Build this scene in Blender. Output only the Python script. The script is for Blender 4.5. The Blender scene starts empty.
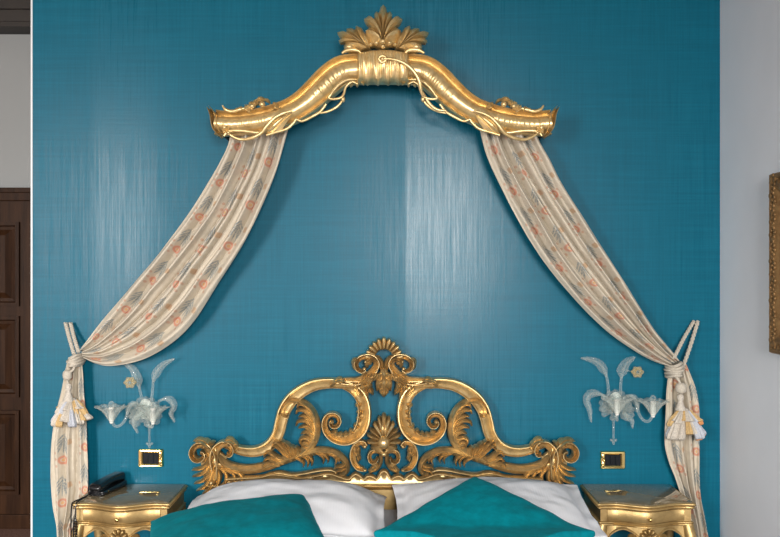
import bpy, bmesh, math, random
from mathutils import Vector, noise, Matrix
PI = math.pi
random.seed(7)
sc = bpy.context.scene
COL = sc.collection

# ------------------------------------------------------------------ frame
FPX, CX, CY, D, H = 922.0, 385.0, 272.0, 4.5, 1.62     # focal length in px, principal point, camera distance to wall, eye height

def XZ(px, py, dref):
    k = (D - dref) / FPX
    return ((px - CX) * k, H - (py - CY) * k)

def P(px, py, d):
    x, z = XZ(px, py, d)
    return Vector((x, -d, z))

# ------------------------------------------------------------------ curve helpers
def catmull(pts, n):
    """resample a poly line smoothly at n+1 stations of equal arc length"""
    pts = [tuple(p) for p in pts]
    if len(pts) == 2:
        dense = [tuple(pts[0][k] + (pts[1][k] - pts[0][k]) * i / 40 for k in range(len(pts[0]))) for i in range(41)]
    else:
        ext = [tuple(2 * a - b for a, b in zip(pts[0], pts[1]))] + pts + [tuple(2 * a - b for a, b in zip(pts[-1], pts[-2]))]
        dense = []
        for i in range(1, len(ext) - 2):
            p0, p1, p2, p3 = ext[i - 1:i + 3]
            for j in range(16):
                t = j / 16
                dense.append(tuple(0.5 * (2 * b + (c - a) * t + (2 * a - 5 * b + 4 * c - e) * t * t + (3 * b - a - 3 * c + e) * t ** 3)
                                   for a, b, c, e in zip(p0, p1, p2, p3)))
        dense.append(pts[-1])
    L = [0.0]
    for a, b in zip(dense, dense[1:]):
        L.append(L[-1] + math.dist(a, b))
    out = []; k = 0
    for i in range(n + 1):
        t = L[-1] * i / n
        while k < len(L) - 2 and L[k + 1] < t: k += 1
        f = (t - L[k]) / max(1e-9, L[k + 1] - L[k])
        out.append(tuple(a + (b - a) * f for a, b in zip(dense[k], dense[k + 1])))
    return out

def interp(vals, t):
    if not isinstance(vals, (list, tuple)): return vals
    x = t * (len(vals) - 1); i = min(int(x), len(vals) - 2); f = x - i
    return vals[i] + (vals[i + 1] - vals[i]) * f

def sstep(a, b, x):
    t = max(0, min(1, (x - a) / (b - a))); return t * t * (3 - 2 * t)

# ------------------------------------------------------------------ mesh builder
PROF = {
 'round': [(-1, .0), (-.92, .4), (-.75, .68), (-.5, .87), (-.2, .98), (.2, .98), (.5, .87), (.75, .68), (.92, .4), (1, .0)],
 'cove':  [(-1, .1), (-.96, .65), (-.84, .98), (-.70, 1), (-.58, .8), (-.48, .42), (-.3, .16), (0, .08), (.3, .16), (.48, .42), (.58, .8), (.70, 1), (.84, .98), (.96, .65), (1, .1)],
 'rail':  [(-1, .1), (-.97, .55), (-.90, .85), (-.78, 1), (-.66, 1), (-.56, .86), (-.49, .55), (-.44, .22), (-.40, .16), (-.34, .18), (0, .34), (.5, .54), (.70, .58), (.76, .66), (.84, .82), (.92, .80), (.98, .4), (1, .1)],
 'crest': [(-1, 0), (-.8, .5), (-.5, .75), (-.25, .6), (0, .8), (.2, 1), (.45, .8), (.75, .5), (1, 0)],
 'ridge': [(-1, .1), (-.8, .45), (-.45, .6), (-.2, .9), (0, 1), (.2, .9), (.45, .6), (.8, .45), (1, .1)],
 'trough': [(-1, .50), (-.98, .66), (-.92, .74), (-.85, .66), (-.80, .42), (-.74, .22), (-.66, .18), (-.58, .28), (-.50, .50), (-.38, .74), (-.2, .91), (0, .98),
            (.2, 1.0), (.38, .96), (.55, .86), (.68, .70), (.76, .56), (.80, .52), (.84, .62), (.90, .70), (.96, .66), (1, .45)],
}

PROF['trough'] = [(-q, h) for q, h in PROF['trough'][::-1]]
PROF['railr'] = [(-q, h) for q, h in PROF['rail'][::-1]]

class MB:
    def __init__(s, dref=0.1, mir=None):
        s.v = []; s.f = []; s.uv = None; s.dref = dref; s.mir = mir
    def xz(s, px, py):
        if s.mir is not None: px = 2 * s.mir - px
        return XZ(px, py, s.dref)
    def loops(s, rows, cap=True, closed_s=False):
        b = len(s.v); n = len(rows[0])
        for r in rows: s.v.extend([tuple(p) for p in r])
        m = len(rows)
        for i in range(m if closed_s else m - 1):
            i2 = (i + 1) % m
            for j in range(n):
                j2 = (j + 1) % n
                s.f.append((b + i * n + j, b + i * n + j2, b + i2 * n + j2, b + i2 * n + j))
        if cap and not closed_s:
            s.f.append(tuple(b + j for j in range(n)))
            s.f.append(tuple(b + (m - 1) * n + j for j in range(n)))
        return s
    def grid(s, rows, uvs=None):
        b = len(s.v); n = len(rows[0])
        for r in rows: s.v.extend([tuple(p) for p in r])
        for i in range(len(rows) - 1):
            for j in range(n - 1):
                s.f.append((b + i * n + j, b + i * n + j + 1, b + (i + 1) * n + j + 1, b + (i + 1) * n + j))
        if uvs:
            s.uv = s.uv or []
            for r in uvs: s.uv.extend(r)
        return s
    # ---- carved pieces, laid out on the plane at depth dref
    def strip(s, pts, w, d0, relief, prof='round', n=None, back=0.012, mod=None):
        pr = PROF[prof]
        if n is None: n = max(10, int(len(pts) * 6))
        path = catmull(pts, n)
        rows = []
        for i, p in enumerate(path):
            a = path[max(0, i - 1)]; c = path[min(n, i + 1)]
            tx, ty = c[0] - a[0], c[1] - a[1]; l = math.hypot(tx, ty) or 1
            nx, ny = -ty / l, tx / l
            t = i / n; hw = interp(w, t) / 2; dd = interp(d0, t); rl = interp(relief, t)
            row = []
            for (q, h) in pr:
                x, z = s.xz(p[0] + nx * hw * q, p[1] + ny * hw * q)
                hh = h * rl
                if mod: hh *= mod(t, q)
                row.append((x, -(dd + hh), z))
            for q in (1, -1):
                x, z = s.xz(p[0] + nx * hw * q * .96, p[1] + ny * hw * q * .96)
                row.append((x, -(dd - back), z))
            rows.append(row)
        return s.loops(rows)
    def leaf(s, pts, wl, wr, d0, relief, lobes=4, curl=0.0, cut=0.4, n=None, back=0.008, lean=0.16):
        """an acanthus leaf: lobed outline, mid rib, radiating grooves"""
        n = n or max(24, lobes * 8)
        m = 13
        dense = catmull(pts, n * 2)
        def at(t):
            t = max(0, min(1.0, t)); x = t * n * 2; i = min(int(x), n * 2 - 1); f = x - i
            p = dense[i]; q = dense[i + 1]; l = math.hypot(q[0] - p[0], q[1] - p[1]) or 1
            return p[0] + (q[0] - p[0]) * f, p[1] + (q[1] - p[1]) * f, (q[0] - p[0]) / l, (q[1] - p[1]) / l
        rows = []
        for i in range(n + 1):
            t = i / n
            env = (min(1, t / .22) ** .6) * (max(0.0, 1 - t) ** .55 if t < 1 else 0) * 1.25
            env = min(env, 1) if t < .7 else env
            ph = (t * lobes) % 1.0
            lob = 1 - cut * (1 - math.sin(PI * min(1, ph * 1.02)) ** .7)
            row = []; bk = []
            for j in range(m):
                q = -1 + 2 * j / (m - 1)
                hw = (wl if q < 0 else wr) * env * (lob if abs(q) > .1 else 1)
                x0, y0, tx, ty = at(t + lean * abs(q) * (1 - t) * .8)
                px = x0 - ty * hw * q; py = y0 + tx * hw * q
                x, z = s.xz(px, py)
                groove = .5 + .5 * math.cos(2 * PI * (t * lobes - .5))
                h = .35 + .65 * (1 - abs(q) ** 1.6)
                h *= 1 - .75 * abs(q) * (1 - groove)
                h -= .25 * math.exp(-((abs(q) - .32) / .1) ** 2)
                hh = relief * h * (0.45 + .55 * env) + curl * sstep(.55, 1, t)
                row.append((x, -(d0 + hh), z)); bk.append((x, -(d0 - back), z))
            rows.append(row + bk[::-1])
        return s.loops(rows)
    def fan(s, c, a0, a1, r0, r1, d0, relief, lobes=7, n=None, cut=.16, back=.008, dome=.3, asp=1.0):
        n = n or lobes * 10; m = 10
        rows = []
        for i in range(n + 1):
            t = i / n; a = math.radians(a0 + (a1 - a0) * t)
            ph = abs(math.sin(PI * t * lobes))
            rr = (interp(r1, t)) * (1 - cut * (1 - ph ** .6)); q0 = interp(r0, t)
            row = []; bk = []
            for j in range(m):
                u = j / (m - 1); r = q0 + (rr - q0) * u
                x, z = s.xz(c[0] + r * math.cos(a), c[1] - r * math.sin(a) * asp)
                h = (.35 + .65 * ph ** .7) * (.5 + dome * math.sin(PI * u) + .35 * u) if 0 < j < m - 1 else .25
                row.append((x, -(d0 + relief * h), z)); bk.append((x, -(d0 - back), z))
            rows.append(row + bk[::-1])
        return s.loops(rows)
    def polyfan(s, base, pts, axis, d0, relief, bend=.5, back=.008, curl=.0, per=6, dome=.55):
        """a lobed leaf: ridges run from the base to every tip; pts = (x, y, 1 for a tip / 0 for a notch)"""
        n = (len(pts) - 1) * per
        path = []
        ext = [pts[0]] + list(pts) + [pts[-1]]
        for i in range(1, len(ext) - 2):
            p0, p1, p2, p3 = ext[i - 1:i + 3]
            for k in range(per):
                t = k / per
                path.append(tuple(b + (c - b) * (.5 * t + .5 * t * t * (3 - 2 * t)) for b, c in zip(p1, p2)))
        path.append(tuple(pts[-1]))
        rows = []; m = 12
        for p in path:
            tip = max(0, min(1, p[2])); row = []; bk = []
            dx, dy = p[0] - base[0], p[1] - base[1]; ln = math.hypot(dx, dy)
            cx_, cy_ = base[0] + axis[0] * ln * bend, base[1] + axis[1] * ln * bend
            for k in range(m):
                u = .04 + .96 * k / (m - 1)
                x = (1 - u) ** 2 * base[0] + 2 * u * (1 - u) * cx_ + u * u * p[0]; y = (1 - u) ** 2 * base[1] + 2 * u * (1 - u) * cy_ + u * u * p[1]
                X, Z = s.xz(x, y)
                h = (.62 + .38 * tip * min(1, u * 2.2)) * (.55 + dome * math.sin(PI * min(1, u * .98)) ** .8) + curl * u * u * tip
                if k == m - 1: h *= .72
                row.append((X, -(d0 + relief * h), Z)); bk.append((X, -(d0 - back), Z))
            rows.append(row + bk[::-1])
        return s.loops(rows)
    def ball(s, px, py, rx, ry, d, rd, seg=16, ring=10):
        x0, z0 = s.xz(px, py); k = (D - s.dref) / FPX
        return s.ell((x0, -d, z0), (rx * k, rd, ry * k), seg, ring)
    def ell(s, c, r, seg=16, ring=10):
        rows = []
        for i in range(ring + 1):
            a = -PI / 2 + PI * i / ring
            rad = max(.002, math.cos(a))
            rows.append([(c[0] + r[0] * rad * math.cos(2 * PI * j / seg), c[1] + r[1] * rad * math.sin(2 * PI * j / seg), c[2] + r[2] * math.sin(a)) for j in range(seg)])
        return s.loops(rows)
    def tube(s, pts, r, n=None, seg=8):
        """pts in world metres"""
        n = n or len(pts) * 6
        path = [Vector(p) for p in catmull([tuple(p) for p in pts], n)]
        rows = []; up = Vector((0, 1, .13)).normalized()
        t0 = (path[1] - path[0]).normalized()
        ref = t0.cross(up)
        if ref.length < .1: ref = t0.cross(Vector((1, 0, 0)))
        ref.normalize()
        for i, p in enumerate(path):
            t = (path[min(n, i + 1)] - path[max(0, i - 1)]).normalized()
            ref = (ref - t * ref.dot(t)).normalized(); b = t.cross(ref)
            rr = interp(r, i / n)
            rows.append([p + ref * rr * math.cos(2 * PI * j / seg) + b * rr * math.sin(2 * PI * j / seg) for j in range(seg)])
        return s.loops(rows)
    def vine(s, pts, r, d, n=None, seg=8):
        """tube through picture-plane points laid on depth d (number or list)"""
        q = []
        for i, p in enumerate(pts):
            x, z = s.xz(*p); q.append((x, -interp(d, i / max(1, len(pts) - 1)), z))
        return s.tube(q, r, n, seg)
    def box(s, a, b):
        x0, y0, z0 = a; x1, y1, z1 = b
        s.loops([[(x0, y0, z0), (x1, y0, z0), (x1, y1, z0), (x0, y1, z0)], [(x0, y0, z1), (x1, y0, z1), (x1, y1, z1), (x0, y1, z1)]])
        return s
    def lathe(s, c, prof, seg=20, ruff=0, amp=0, cap=True):
        rows = []
        for k, (r, z) in enumerate(prof):
            row = []
            for j in range(seg):
                a = 2 * PI * j / seg
                rr = r * (1 + amp * (k / (len(prof) - 1)) * math.sin(ruff * a)) if ruff else r
                zz = z + (amp * .35 * r * (k / (len(prof) - 1)) * math.cos(ruff * a) if ruff else 0)
                row.append((c[0] + rr * math.cos(a), c[1] + rr * math.sin(a), c[2] + zz))
            rows.append(row)
        return s.loops(rows, cap=cap)
    def build(s, name, mat, parent=None, loc=None, bevel=0, sub=0, solid=0, angle=50, flat=False):
        me = bpy.data.meshes.new(name)
        off = Vector(loc) if loc is not None else Vector((0, 0, 0))
        me.from_pydata([Vector(p) - off for p in s.v], [], s.f)
        if s.uv:
            ul = me.uv_layers.new(name='UVMap')
            for lp in me.loops: ul.data[lp.index].uv = s.uv[lp.vertex_index]
        bm = bmesh.new(); bm.from_mesh(me)
        bmesh.ops.recalc_face_normals(bm, faces=bm.faces); bm.to_mesh(me); bm.free()
        if not flat:
            me.shade_smooth()
            me.set_sharp_from_angle(angle=math.radians(angle))
        me.materials.append(mat)
        o = bpy.data.objects.new(name, me); COL.objects.link(o)
        o.location = off
        if parent is not None:
            o.parent = parent
            o.matrix_parent_inverse = Matrix.Translation(-world_loc(parent))
        if bevel:
            m = o.modifiers.new('bevel', 'BEVEL'); m.width = bevel; m.segments = 3; m.limit_method = 'ANGLE'
        if solid:
            m = o.modifiers.new('solid', 'SOLIDIFY'); m.thickness = solid; m.offset = 0
        if sub:
            m = o.modifiers.new('sub', 'SUBSURF'); m.levels = sub; m.render_levels = sub
        return o

WL = {}
def world_loc(o):
    return WL.get(o.name, Vector((0, 0, 0)) if o.parent else o.location.copy())

def tag(o, label=None, cat=None, group=None, kind=None):
    if label: o['label'] = label
    if cat: o['category'] = cat
    if group: o['group'] = group
    if kind: o['kind'] = kind
    return o

def empty(name, loc, label, cat, group=None):
    o = bpy.data.objects.new(name, None); COL.objects.link(o); o.location = loc
    o.empty_display_size = .05
    return tag(o, label, cat, group)

# ------------------------------------------------------------------ materials
def newmat(name):
    m = bpy.data.materials.new(name); m.use_nodes = True
    nt = m.node_tree; b = nt.nodes['Principled BSDF']
    return m, nt, b

def L(nt, a, b): nt.links.new(a, b)

def tex(nt, scale=(1, 1, 1), kind='Object'):
    tc = nt.nodes.new('ShaderNodeTexCoord'); mp = nt.nodes.new('ShaderNodeMapping'); mp.inputs['Scale'].default_value = scale
    L(nt, tc.outputs[kind], mp.inputs['Vector']); return mp.outputs['Vector']

def noise_tex(nt, vec, scale=1, detail=3, rough=.55):
    n = nt.nodes.new('ShaderNodeTexNoise'); n.inputs['Scale'].default_value = scale; n.inputs['Detail'].default_value = detail
    n.inputs['Roughness'].default_value = rough; L(nt, vec, n.inputs['Vector']); return n.outputs['Fac']

def ramp(nt, fac, stops):
    r = nt.nodes.new('ShaderNodeValToRGB'); e = r.color_ramp.elements
    while len(e) < len(stops): e.new(.5)
    for el, (p, c) in zip(e, stops):
        el.position = p; el.color = (*c, 1) if len(c) == 3 else c
    L(nt, fac, r.inputs['Fac']); return r.outputs['Color']

def mixc(nt, fac, a, b, mode='MIX'):
    m = nt.nodes.new('ShaderNodeMix'); m.data_type = 'RGBA'; m.blend_type = mode
    if isinstance(fac, (int, float)): m.inputs[0].default_value = fac
    else: L(nt, fac, m.inputs[0])
    for k, v in ((6, a), (7, b)):
        if isinstance(v, tuple): m.inputs[k].default_value = (*v, 1)
        else: L(nt, v, m.inputs[k])
    return m.outputs[2]

def math_n(nt, op, a, b=None, c=None):
    m = nt.nodes.new('ShaderNodeMath'); m.operation = op
    for i, v in enumerate((a, b, c)):
        if v is None: continue
        if isinstance(v, (int, float)): m.inputs[i].default_value = v
        else: L(nt, v, m.inputs[i])
    return m.outputs[0]

def bump(nt, b, h, strength=.2, dist=.005):
    n = nt.nodes.new('ShaderNodeBump'); n.inputs['Strength'].default_value = strength; n.inputs['Distance'].default_value = dist
    L(nt, h, n.inputs['Height']); L(nt, n.outputs['Normal'], b.inputs['Normal'])

def plain(name, col, rough=.6, metal=0, var=.06, scale=12, bmp=0, spec=.5, coat=0):
    m, nt, b = newmat(name)
    f = noise_tex(nt, tex(nt), scale, 4)
    lo = tuple(c * (1 - var) for c in col); hi = tuple(min(1, c * (1 + var)) for c in col)
    L(nt, ramp(nt, f, [(.3, lo), (.7, hi)]), b.inputs['Base Color'])
    b.inputs['Roughness'].default_value = rough; b.inputs['Metallic'].default_value = metal
    b.inputs['Specular IOR Level'].default_value = spec
    b.inputs['Coat Weight'].default_value = coat
    if bmp: bump(nt, b, noise_tex(nt, tex(nt), scale * 6, 3), bmp, .002)
    return m

def gold(name, light, dark, rough, pat=.5, fine=60, metal=.85):
    m, nt, b = newmat(name)
    v = tex(nt)
    f1 = noise_tex(nt, v, 26, 5, .65)
    f2 = noise_tex(nt, v, fine * 3, 3, .6)
    c = ramp(nt, f1, [(.5 - pat * .35, dark), (.5 + pat * .1, light)])
    c = mixc(nt, math_n(nt, 'MULTIPLY', f2, .25), c, dark)
    L(nt, c, b.inputs['Base Color'])
    b.inputs['Metallic'].default_value = metal
    r = nt.nodes.new('ShaderNodeMapRange'); r.inputs[3].default_value = rough - .06; r.inputs[4].default_value = rough + .14
    L(nt, f2, r.inputs[0]); L(nt, r.outputs[0], b.inputs['Roughness'])
    bump(nt, b, f2, .12, .002)
    return m

M = {}
M['gold_bright'] = gold('bright_gilding', (.90, .69, .35), (.62, .42, .17), .29, .6, metal=.64)
M['gold_antique'] = gold('antique_gilding', (.76, .56, .27), (.44, .31, .15), .30, .6, metal=.78)
M['gold_stand'] = gold('brushed_gilding', (.50, .35, .15), (.38, .25, .10), .38, .5, metal=.72)
M['gold_shiny'] = plain('polished_brass', (.90, .66, .26), .16, 1, .05)
M['gold_frame'] = gold('dull_gilding', (.34, .20, .08), (.14, .075, .03), .5, .8, metal=.5)
M['dark_wood'] = plain('raw_dark_wood', (.035, .022, .014), .6, 0, .2)
M['black_glossy'] = plain('black_plastic', (.008, .009, .011), .22, 0, .1)
M['black_panel'] = plain('black_switch_plastic', (.006, .007, .010), .4, 0, .1, spec=.15)
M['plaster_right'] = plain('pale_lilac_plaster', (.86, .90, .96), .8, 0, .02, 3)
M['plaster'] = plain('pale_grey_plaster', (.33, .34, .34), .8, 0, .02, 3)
M['plaster_white'] = plain('white_plaster', (.74, .72, .69), .8, 0, .02, 3)
M['trim_white'] = plain('white_paint', (.75, .78, .80), .5, 0, .02)
M['cord_cream'] = plain('cream_cord', (.52, .47, .39), .85, 0, .18, 220, .4)
M['cord_gold'] = plain('ochre_fringe', (.56, .38, .17), .8, 0, .3, 160, .6)
M['cord_blue'] = plain('pale_blue_fringe', (.48, .50, .55), .8, 0, .2, 160, .6)
M['cord_orange'] = plain('orange_fringe', (.62, .27, .10), .8, 0, .25, 160, .6)
M['cord_grey'] = plain('oatmeal_fringe', (.55, .50, .43), .8, 0, .25, 160, .6)
M['candle'] = plain('white_candle_socket', (.80, .78, .72), .4, 0, .03)
M['canvas'] = plain('brown_painted_canvas', (.10, .07, .045), .5, 0, .5, 9)

def mk_wall():
    m, nt, b = newmat('teal_grasscloth')
    h1 = noise_tex(nt, tex(nt, (2.2, 1, 95)), 1, 5, .7)
    v1 = noise_tex(nt, tex(nt, (120, 1, 2.6)), 1, 5, .7)
    blot = noise_tex(nt, tex(nt, (1, 1, 1)), 2.3, 3, .5)
    s = math_n(nt, 'ADD', math_n(nt, 'MULTIPLY', h1, .5), math_n(nt, 'MULTIPLY', v1, .5))
    c = ramp(nt, s, [(.26, (.001, .076, .122)), (.5, (.002, .112, .180)), (.74, (.003, .158, .240))])
    red = ramp(nt, noise_tex(nt, tex(nt, (70, 1, 1.2)), 1, 4, .7), [(.58, (0, 0, 0)), (.78, (.5, .5, .5))])
    c = mixc(nt, math_n(nt, 'MULTIPLY', red, .7), c, (.018, .072, .105))
    c = mixc(nt, math_n(nt, 'MULTIPLY', blot, .30), c, (.003, .105, .165))
    L(nt, c, b.inputs['Base Color'])
    # paper strips hung side by side, each with its own sheen
    g = nt.nodes.new('ShaderNodeTexCoord'); sp = nt.nodes.new('ShaderNodeSeparateXYZ'); L(nt, g.outputs['Object'], sp.inputs[0])
    rp = nt.nodes.new('ShaderNodeValToRGB'); e = rp.color_ramp.elements
    while len(e) < 10: e.new(.5)
    for el, (px, val) in zip(e, ((-1.9, .35), (-1.45, .35), (-1.40, .31), (-1.18, .315), (-1.04, .36), (-.4, .35), (.106, .33), (.108, .265), (.42, .275), (.85, .37))):
        el.position = (px + 2) / 4; el.color = (val, val, val, 1)
    L(nt, math_n(nt, 'DIVIDE', math_n(nt, 'ADD', sp.outputs[0], 2), 4), rp.inputs['Fac'])
    r = math_n(nt, 'ADD', rp.outputs['Color'], math_n(nt, 'MULTIPLY', math_n(nt, 'SUBTRACT', v1, .5), .45))
    L(nt, r, b.inputs['Roughness'])
    L(nt, math_n(nt, 'ADD', math_n(nt, 'MULTIPLY', math_n(nt, 'SUBTRACT', .38, rp.outputs['Color']), .9), .12), b.inputs['Specular IOR Level'])
    bump(nt, b, s, .16, .003)
    return m
M['teal_wall'] = mk_wall()

def mk_wood():
    m, nt, b = newmat('dark_walnut')
    g = noise_tex(nt, tex(nt, (38, 38, 2.4)), 1, 5, .65)
    L(nt, ramp(nt, g, [(.3, (.016, .0065, .003)), (.7, (.050, .021, .009))]), b.inputs['Base Color'])
    b.inputs['Roughness'].default_value = .42; b.inputs['Specular IOR Level'].default_value = .10
    return m
M['walnut'] = mk_wood()
M['beam_wood'] = plain('blackened_beam_wood', (.018, .011, .007), .55, 0, .4, 8)

def mk_velvet():
    m, nt, b = newmat('teal_velvet')
    f = noise_tex(nt, tex(nt), 22, 5, .6); g = noise_tex(nt, tex(nt), 300, 2, .5)
    L(nt, ramp(nt, f, [(.36, (.000, .165, .205)), (.64, (.000, .215, .265))]), b.inputs['Base Color'])
    b.inputs['Roughness'].default_value = .85; b.inputs['Specular IOR Level'].default_value = .08
    b.inputs['Sheen Weight'].default_value = .08; b.inputs['Sheen Roughness'].default_value = .4
    b.inputs['Sheen Tint'].default_value = (.1, .7, .75, 1)
    bump(nt, b, math_n(nt, 'ADD', f, math_n(nt, 'MULTIPLY', g, .4)), .2, .004)
    return m
M['velvet'] = mk_velvet()

def mk_linen():
    m, nt, b = newmat('white_cotton')
    w = nt.nodes.new('ShaderNodeTexWave'); w.inputs['Scale'].default_value = 28; w.inputs['Distortion'].default_value = 2.5
    L(nt, tex(nt), w.inputs['Vector'])
    f = noise_tex(nt, tex(nt), 9, 4)
    L(nt, ramp(nt, f, [(.3, (.74, .75, .79)), (.7, (.80, .81, .84))]), b.inputs['Base Color'])
    b.inputs['Roughness'].default_value = .75; b.inputs['Specular IOR Level'].default_value = .25
    bump(nt, b, math_n(nt, 'ADD', math_n(nt, 'MULTIPLY', w.outputs['Fac'], .35), f), .10, .004)
    return m
M['linen'] = mk_linen()

def mk_glass():
    m, nt, b = newmat('clear_blown_glass')
    out = nt.nodes['Material Output']
    b.inputs['Base Color'].default_value = (.80, .82, .76, 1); b.inputs['Roughness'].default_value = .05
    b.inputs['Specular IOR Level'].default_value = 1.0
    tr = nt.nodes.new('ShaderNodeBsdfTransparent'); tr.inputs['Color'].default_value = (.95, .97, .97, 1)
    lw = nt.nodes.new('ShaderNodeLayerWeight'); lw.inputs['Blend'].default_value = .35
    f = math_n(nt, 'ADD', math_n(nt, 'MULTIPLY', lw.outputs['Facing'], .52), .06)
    mx = nt.nodes.new('ShaderNodeMixShader'); L(nt, f, mx.inputs[0]); L(nt, tr.outputs[0], mx.inputs[1]); L(nt, b.outputs[0], mx.inputs[2])
    L(nt, mx.outputs[0], out.inputs['Surface'])
    return m
M['glass'] = mk_glass()
def mk_goldglass():
    m = M['glass'].copy(); m.name = 'amber_flecked_glass'
    m.node_tree.nodes['Principled BSDF'].inputs['Base Color'].default_value = (.80, .60, .28, 1)
    for n in m.node_tree.nodes:
        if n.type == 'MATH' and n.operation == 'ADD': n.inputs[1].default_value = .22
    return m
M['glass_amber'] = mk_goldglass()

def mk_top():
    m, nt, b = newmat('glass_covered_gilded_top')
    f = noise_tex(nt, tex(nt), 14, 4)
    L(nt, ramp(nt, f, [(.3, (.15, .12, .07)), (.7, (.21, .16, .09))]), b.inputs['Base Color'])
    b.inputs['Roughness'].default_value = .05; b.inputs['Specular IOR Level'].default_value = .8; b.inputs['Coat Weight'].default_value = .8; b.inputs['Coat Roughness'].default_value = .03
    return m
M['glass_top'] = mk_top()

def mk_floral():
    """woven cream cloth with striped sprays of blue leaves and coral blossoms; UV in metres"""
    m, nt, b = newmat('cream_floral_cloth')
    tc = nt.nodes.new('ShaderNodeTexCoord')
    sp = nt.nodes.new('ShaderNodeSeparateXYZ'); L(nt, tc.outputs['UV'], sp.inputs[0])
    U, V = sp.outputs[0], sp.outputs[1]
    SU, SV = .135, .205
    cu = math_n(nt, 'DIVIDE', U, SU); iu = math_n(nt, 'FLOOR', cu)
    odd = math_n(nt, 'MODULO', iu, 2.0)
    cv = math_n(nt, 'ADD', math_n(nt, 'DIVIDE', V, SV), math_n(nt, 'MULTIPLY', iu, .37))
    fu = math_n(nt, 'MULTIPLY', math_n(nt, 'SUBTRACT', math_n(nt, 'FRACT', cu), .5), SU)
    fv = math_n(nt, 'MULTIPLY', math_n(nt, 'SUBTRACT', math_n(nt, 'FRACT', cv), .5), SV)
    def ellipse(u0, v0, a, bb, ang, soft=.35):
        ca, sa = math.cos(math.radians(ang)), math.sin(math.radians(ang))
        du = math_n(nt, 'SUBTRACT', fu, u0); dv = math_n(nt, 'SUBTRACT', fv, v0)
        p = math_n(nt, 'DIVIDE', math_n(nt, 'ADD', math_n(nt, 'MULTIPLY', du, ca), math_n(nt, 'MULTIPLY', dv, sa)), a)
        q = math_n(nt, 'DIVIDE', math_n(nt, 'SUBTRACT', math_n(nt, 'MULTIPLY', dv, ca), math_n(nt, 'MULTIPLY', du, sa)), bb)
        r = math_n(nt, 'ADD', math_n(nt, 'MULTIPLY', p, p), math_n(nt, 'MULTIPLY', q, q))
        mr = nt.nodes.new('ShaderNodeMapRange'); mr.interpolation_type = 'SMOOTHSTEP'
        mr.inputs[1].default_value = 1 + soft; mr.inputs[2].default_value = 1 - soft
        L(nt, r, mr.inputs[0]); return mr.outputs[0]
    def union(lst):
        a = lst[0]
        for x in lst[1:]: a = math_n(nt, 'MAXIMUM', a, x)
        return a
    n1 = noise_tex(nt, tex(nt, (1, 1, 1), 'UV'), 40, 3)
    ns = noise_tex(nt, tex(nt, (260, 9, 1), 'UV'), 1, 3)
    base = ramp(nt, n1, [(.3, (.535, .475, .38)), (.7, (.61, .55, .445))])
    base = mixc(nt, math_n(nt, 'MULTIPLY', ns, .35), base, (.46, .40, .31))
    leaves = union([ellipse(-.013, -.062 + .017 * k, .023, .0036, a) for k, a in enumerate((122, 128, 118, 108))]
                   + [ellipse(.013, -.054 + .017 * k, .024, .0036, a) for k, a in enumerate((58, 52, 60, 72))]
                   + [ellipse(0, -.034, .050, .0032, 90)])
    dots = union([ellipse(u, v, .007, .007, 0, .5) for u, v in ((-.030, .040), (.032, .026), (-.026, .074), (.028, .070), (-.034, .010))])
    fl = math_n(nt, 'SUBTRACT', ellipse(.003, .046, .023, .021, 20), ellipse(.003, .046, .012, .011, 0))
    heart = ellipse(.003, .046, .008, .008, 0)
    fl2 = union([ellipse(.045, -.050, .016, .011, 30, .5), ellipse(.045, -.050, .016, .011, 120, .5)])
    br = nt.nodes.new('ShaderNodeMapRange'); br.inputs[1].default_value = .35; br.inputs[2].default_value = .5; L(nt, n1, br.inputs[0])
    def lay(col, mask, c, k):
        return mixc(nt, math_n(nt, 'MULTIPLY', mask, k), col, c)
    c = lay(base, fl2, (.46, .28, .15), .75)
    c = lay(c, math_n(nt, 'MULTIPLY', leaves, ramp(nt, noise_tex(nt, tex(nt, (1, 1, 1), 'UV'), 130, 3), [(.35, (.35, .35, .35)), (.6, (1, 1, 1))])), (.11, .165, .20), .80)
    c = lay(c, dots, (.45, .22, .13), .6)
    c = lay(c, fl, (.55, .19, .11), .75)
    c = lay(c, heart, (.60, .34, .14), .8)
    L(nt, c, b.inputs['Base Color'])
    b.inputs['Roughness'].default_value = .7; b.inputs['Specular IOR Level'].default_value = .3
    b.inputs['Sheen Weight'].default_value = .1
    bump(nt, b, noise_tex(nt, tex(nt, (1, 1, 1), 'UV'), 500, 2), .15, .001)
    return m
M['floral'] = mk_floral()

def mk_carpet():
    m, nt, b = newmat('red_brown_carpet')
    f = noise_tex(nt, tex(nt), 90, 4, .7)
    L(nt, ramp(nt, f, [(.35, (.10, .035, .025)), (.65, (.26, .15, .11))]), b.inputs['Base Color'])
    b.inputs['Roughness'].default_value = .9
    bump(nt, b, f, .5, .01)
    return m
M['carpet'] = mk_carpet()
M['ceiling_wood'] = plain('brown_ceiling_boards', (.30, .25, .20), .6, 0, .2, 5)

# ------------------------------------------------------------------ the room
XL, XR = (31 - CX) * D / FPX, (720 - CX) * D / FPX        # ends of the teal wall
ZC = 3.55; YB = -7.6; XW = -4.7; YR = 1.36
def struct(name, mb, mat, label, cat='wall', **k):
    o = mb.build(name, mat, flat=True, **k); return tag(o, label, cat, kind='structure')
def bx(a, b):
    return MB().box(a, b)
struct('wall_back', bx((XL + .008, 0, 0), (XR, .16, ZC)), M['teal_wall'], 'teal grasscloth wall behind the gilded bed')
struct('trim_1', bx((XL, -.004, 0), (XL + .0085, .16, ZC)), M['trim_white'], 'thin white edge strip at the left end of teal wall', 'trim')
struct('wall_right', bx((XR, YB, 0), (XR + .15, YR + .15, ZC)), M['plaster_right'], 'pale lilac grey plaster wall right of the teal wall')
struct('wall_recess', bx((XW, YR, 0), (XR, YR + .15, ZC)), M['plaster'], 'pale grey wall above the dark wooden door')
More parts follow.
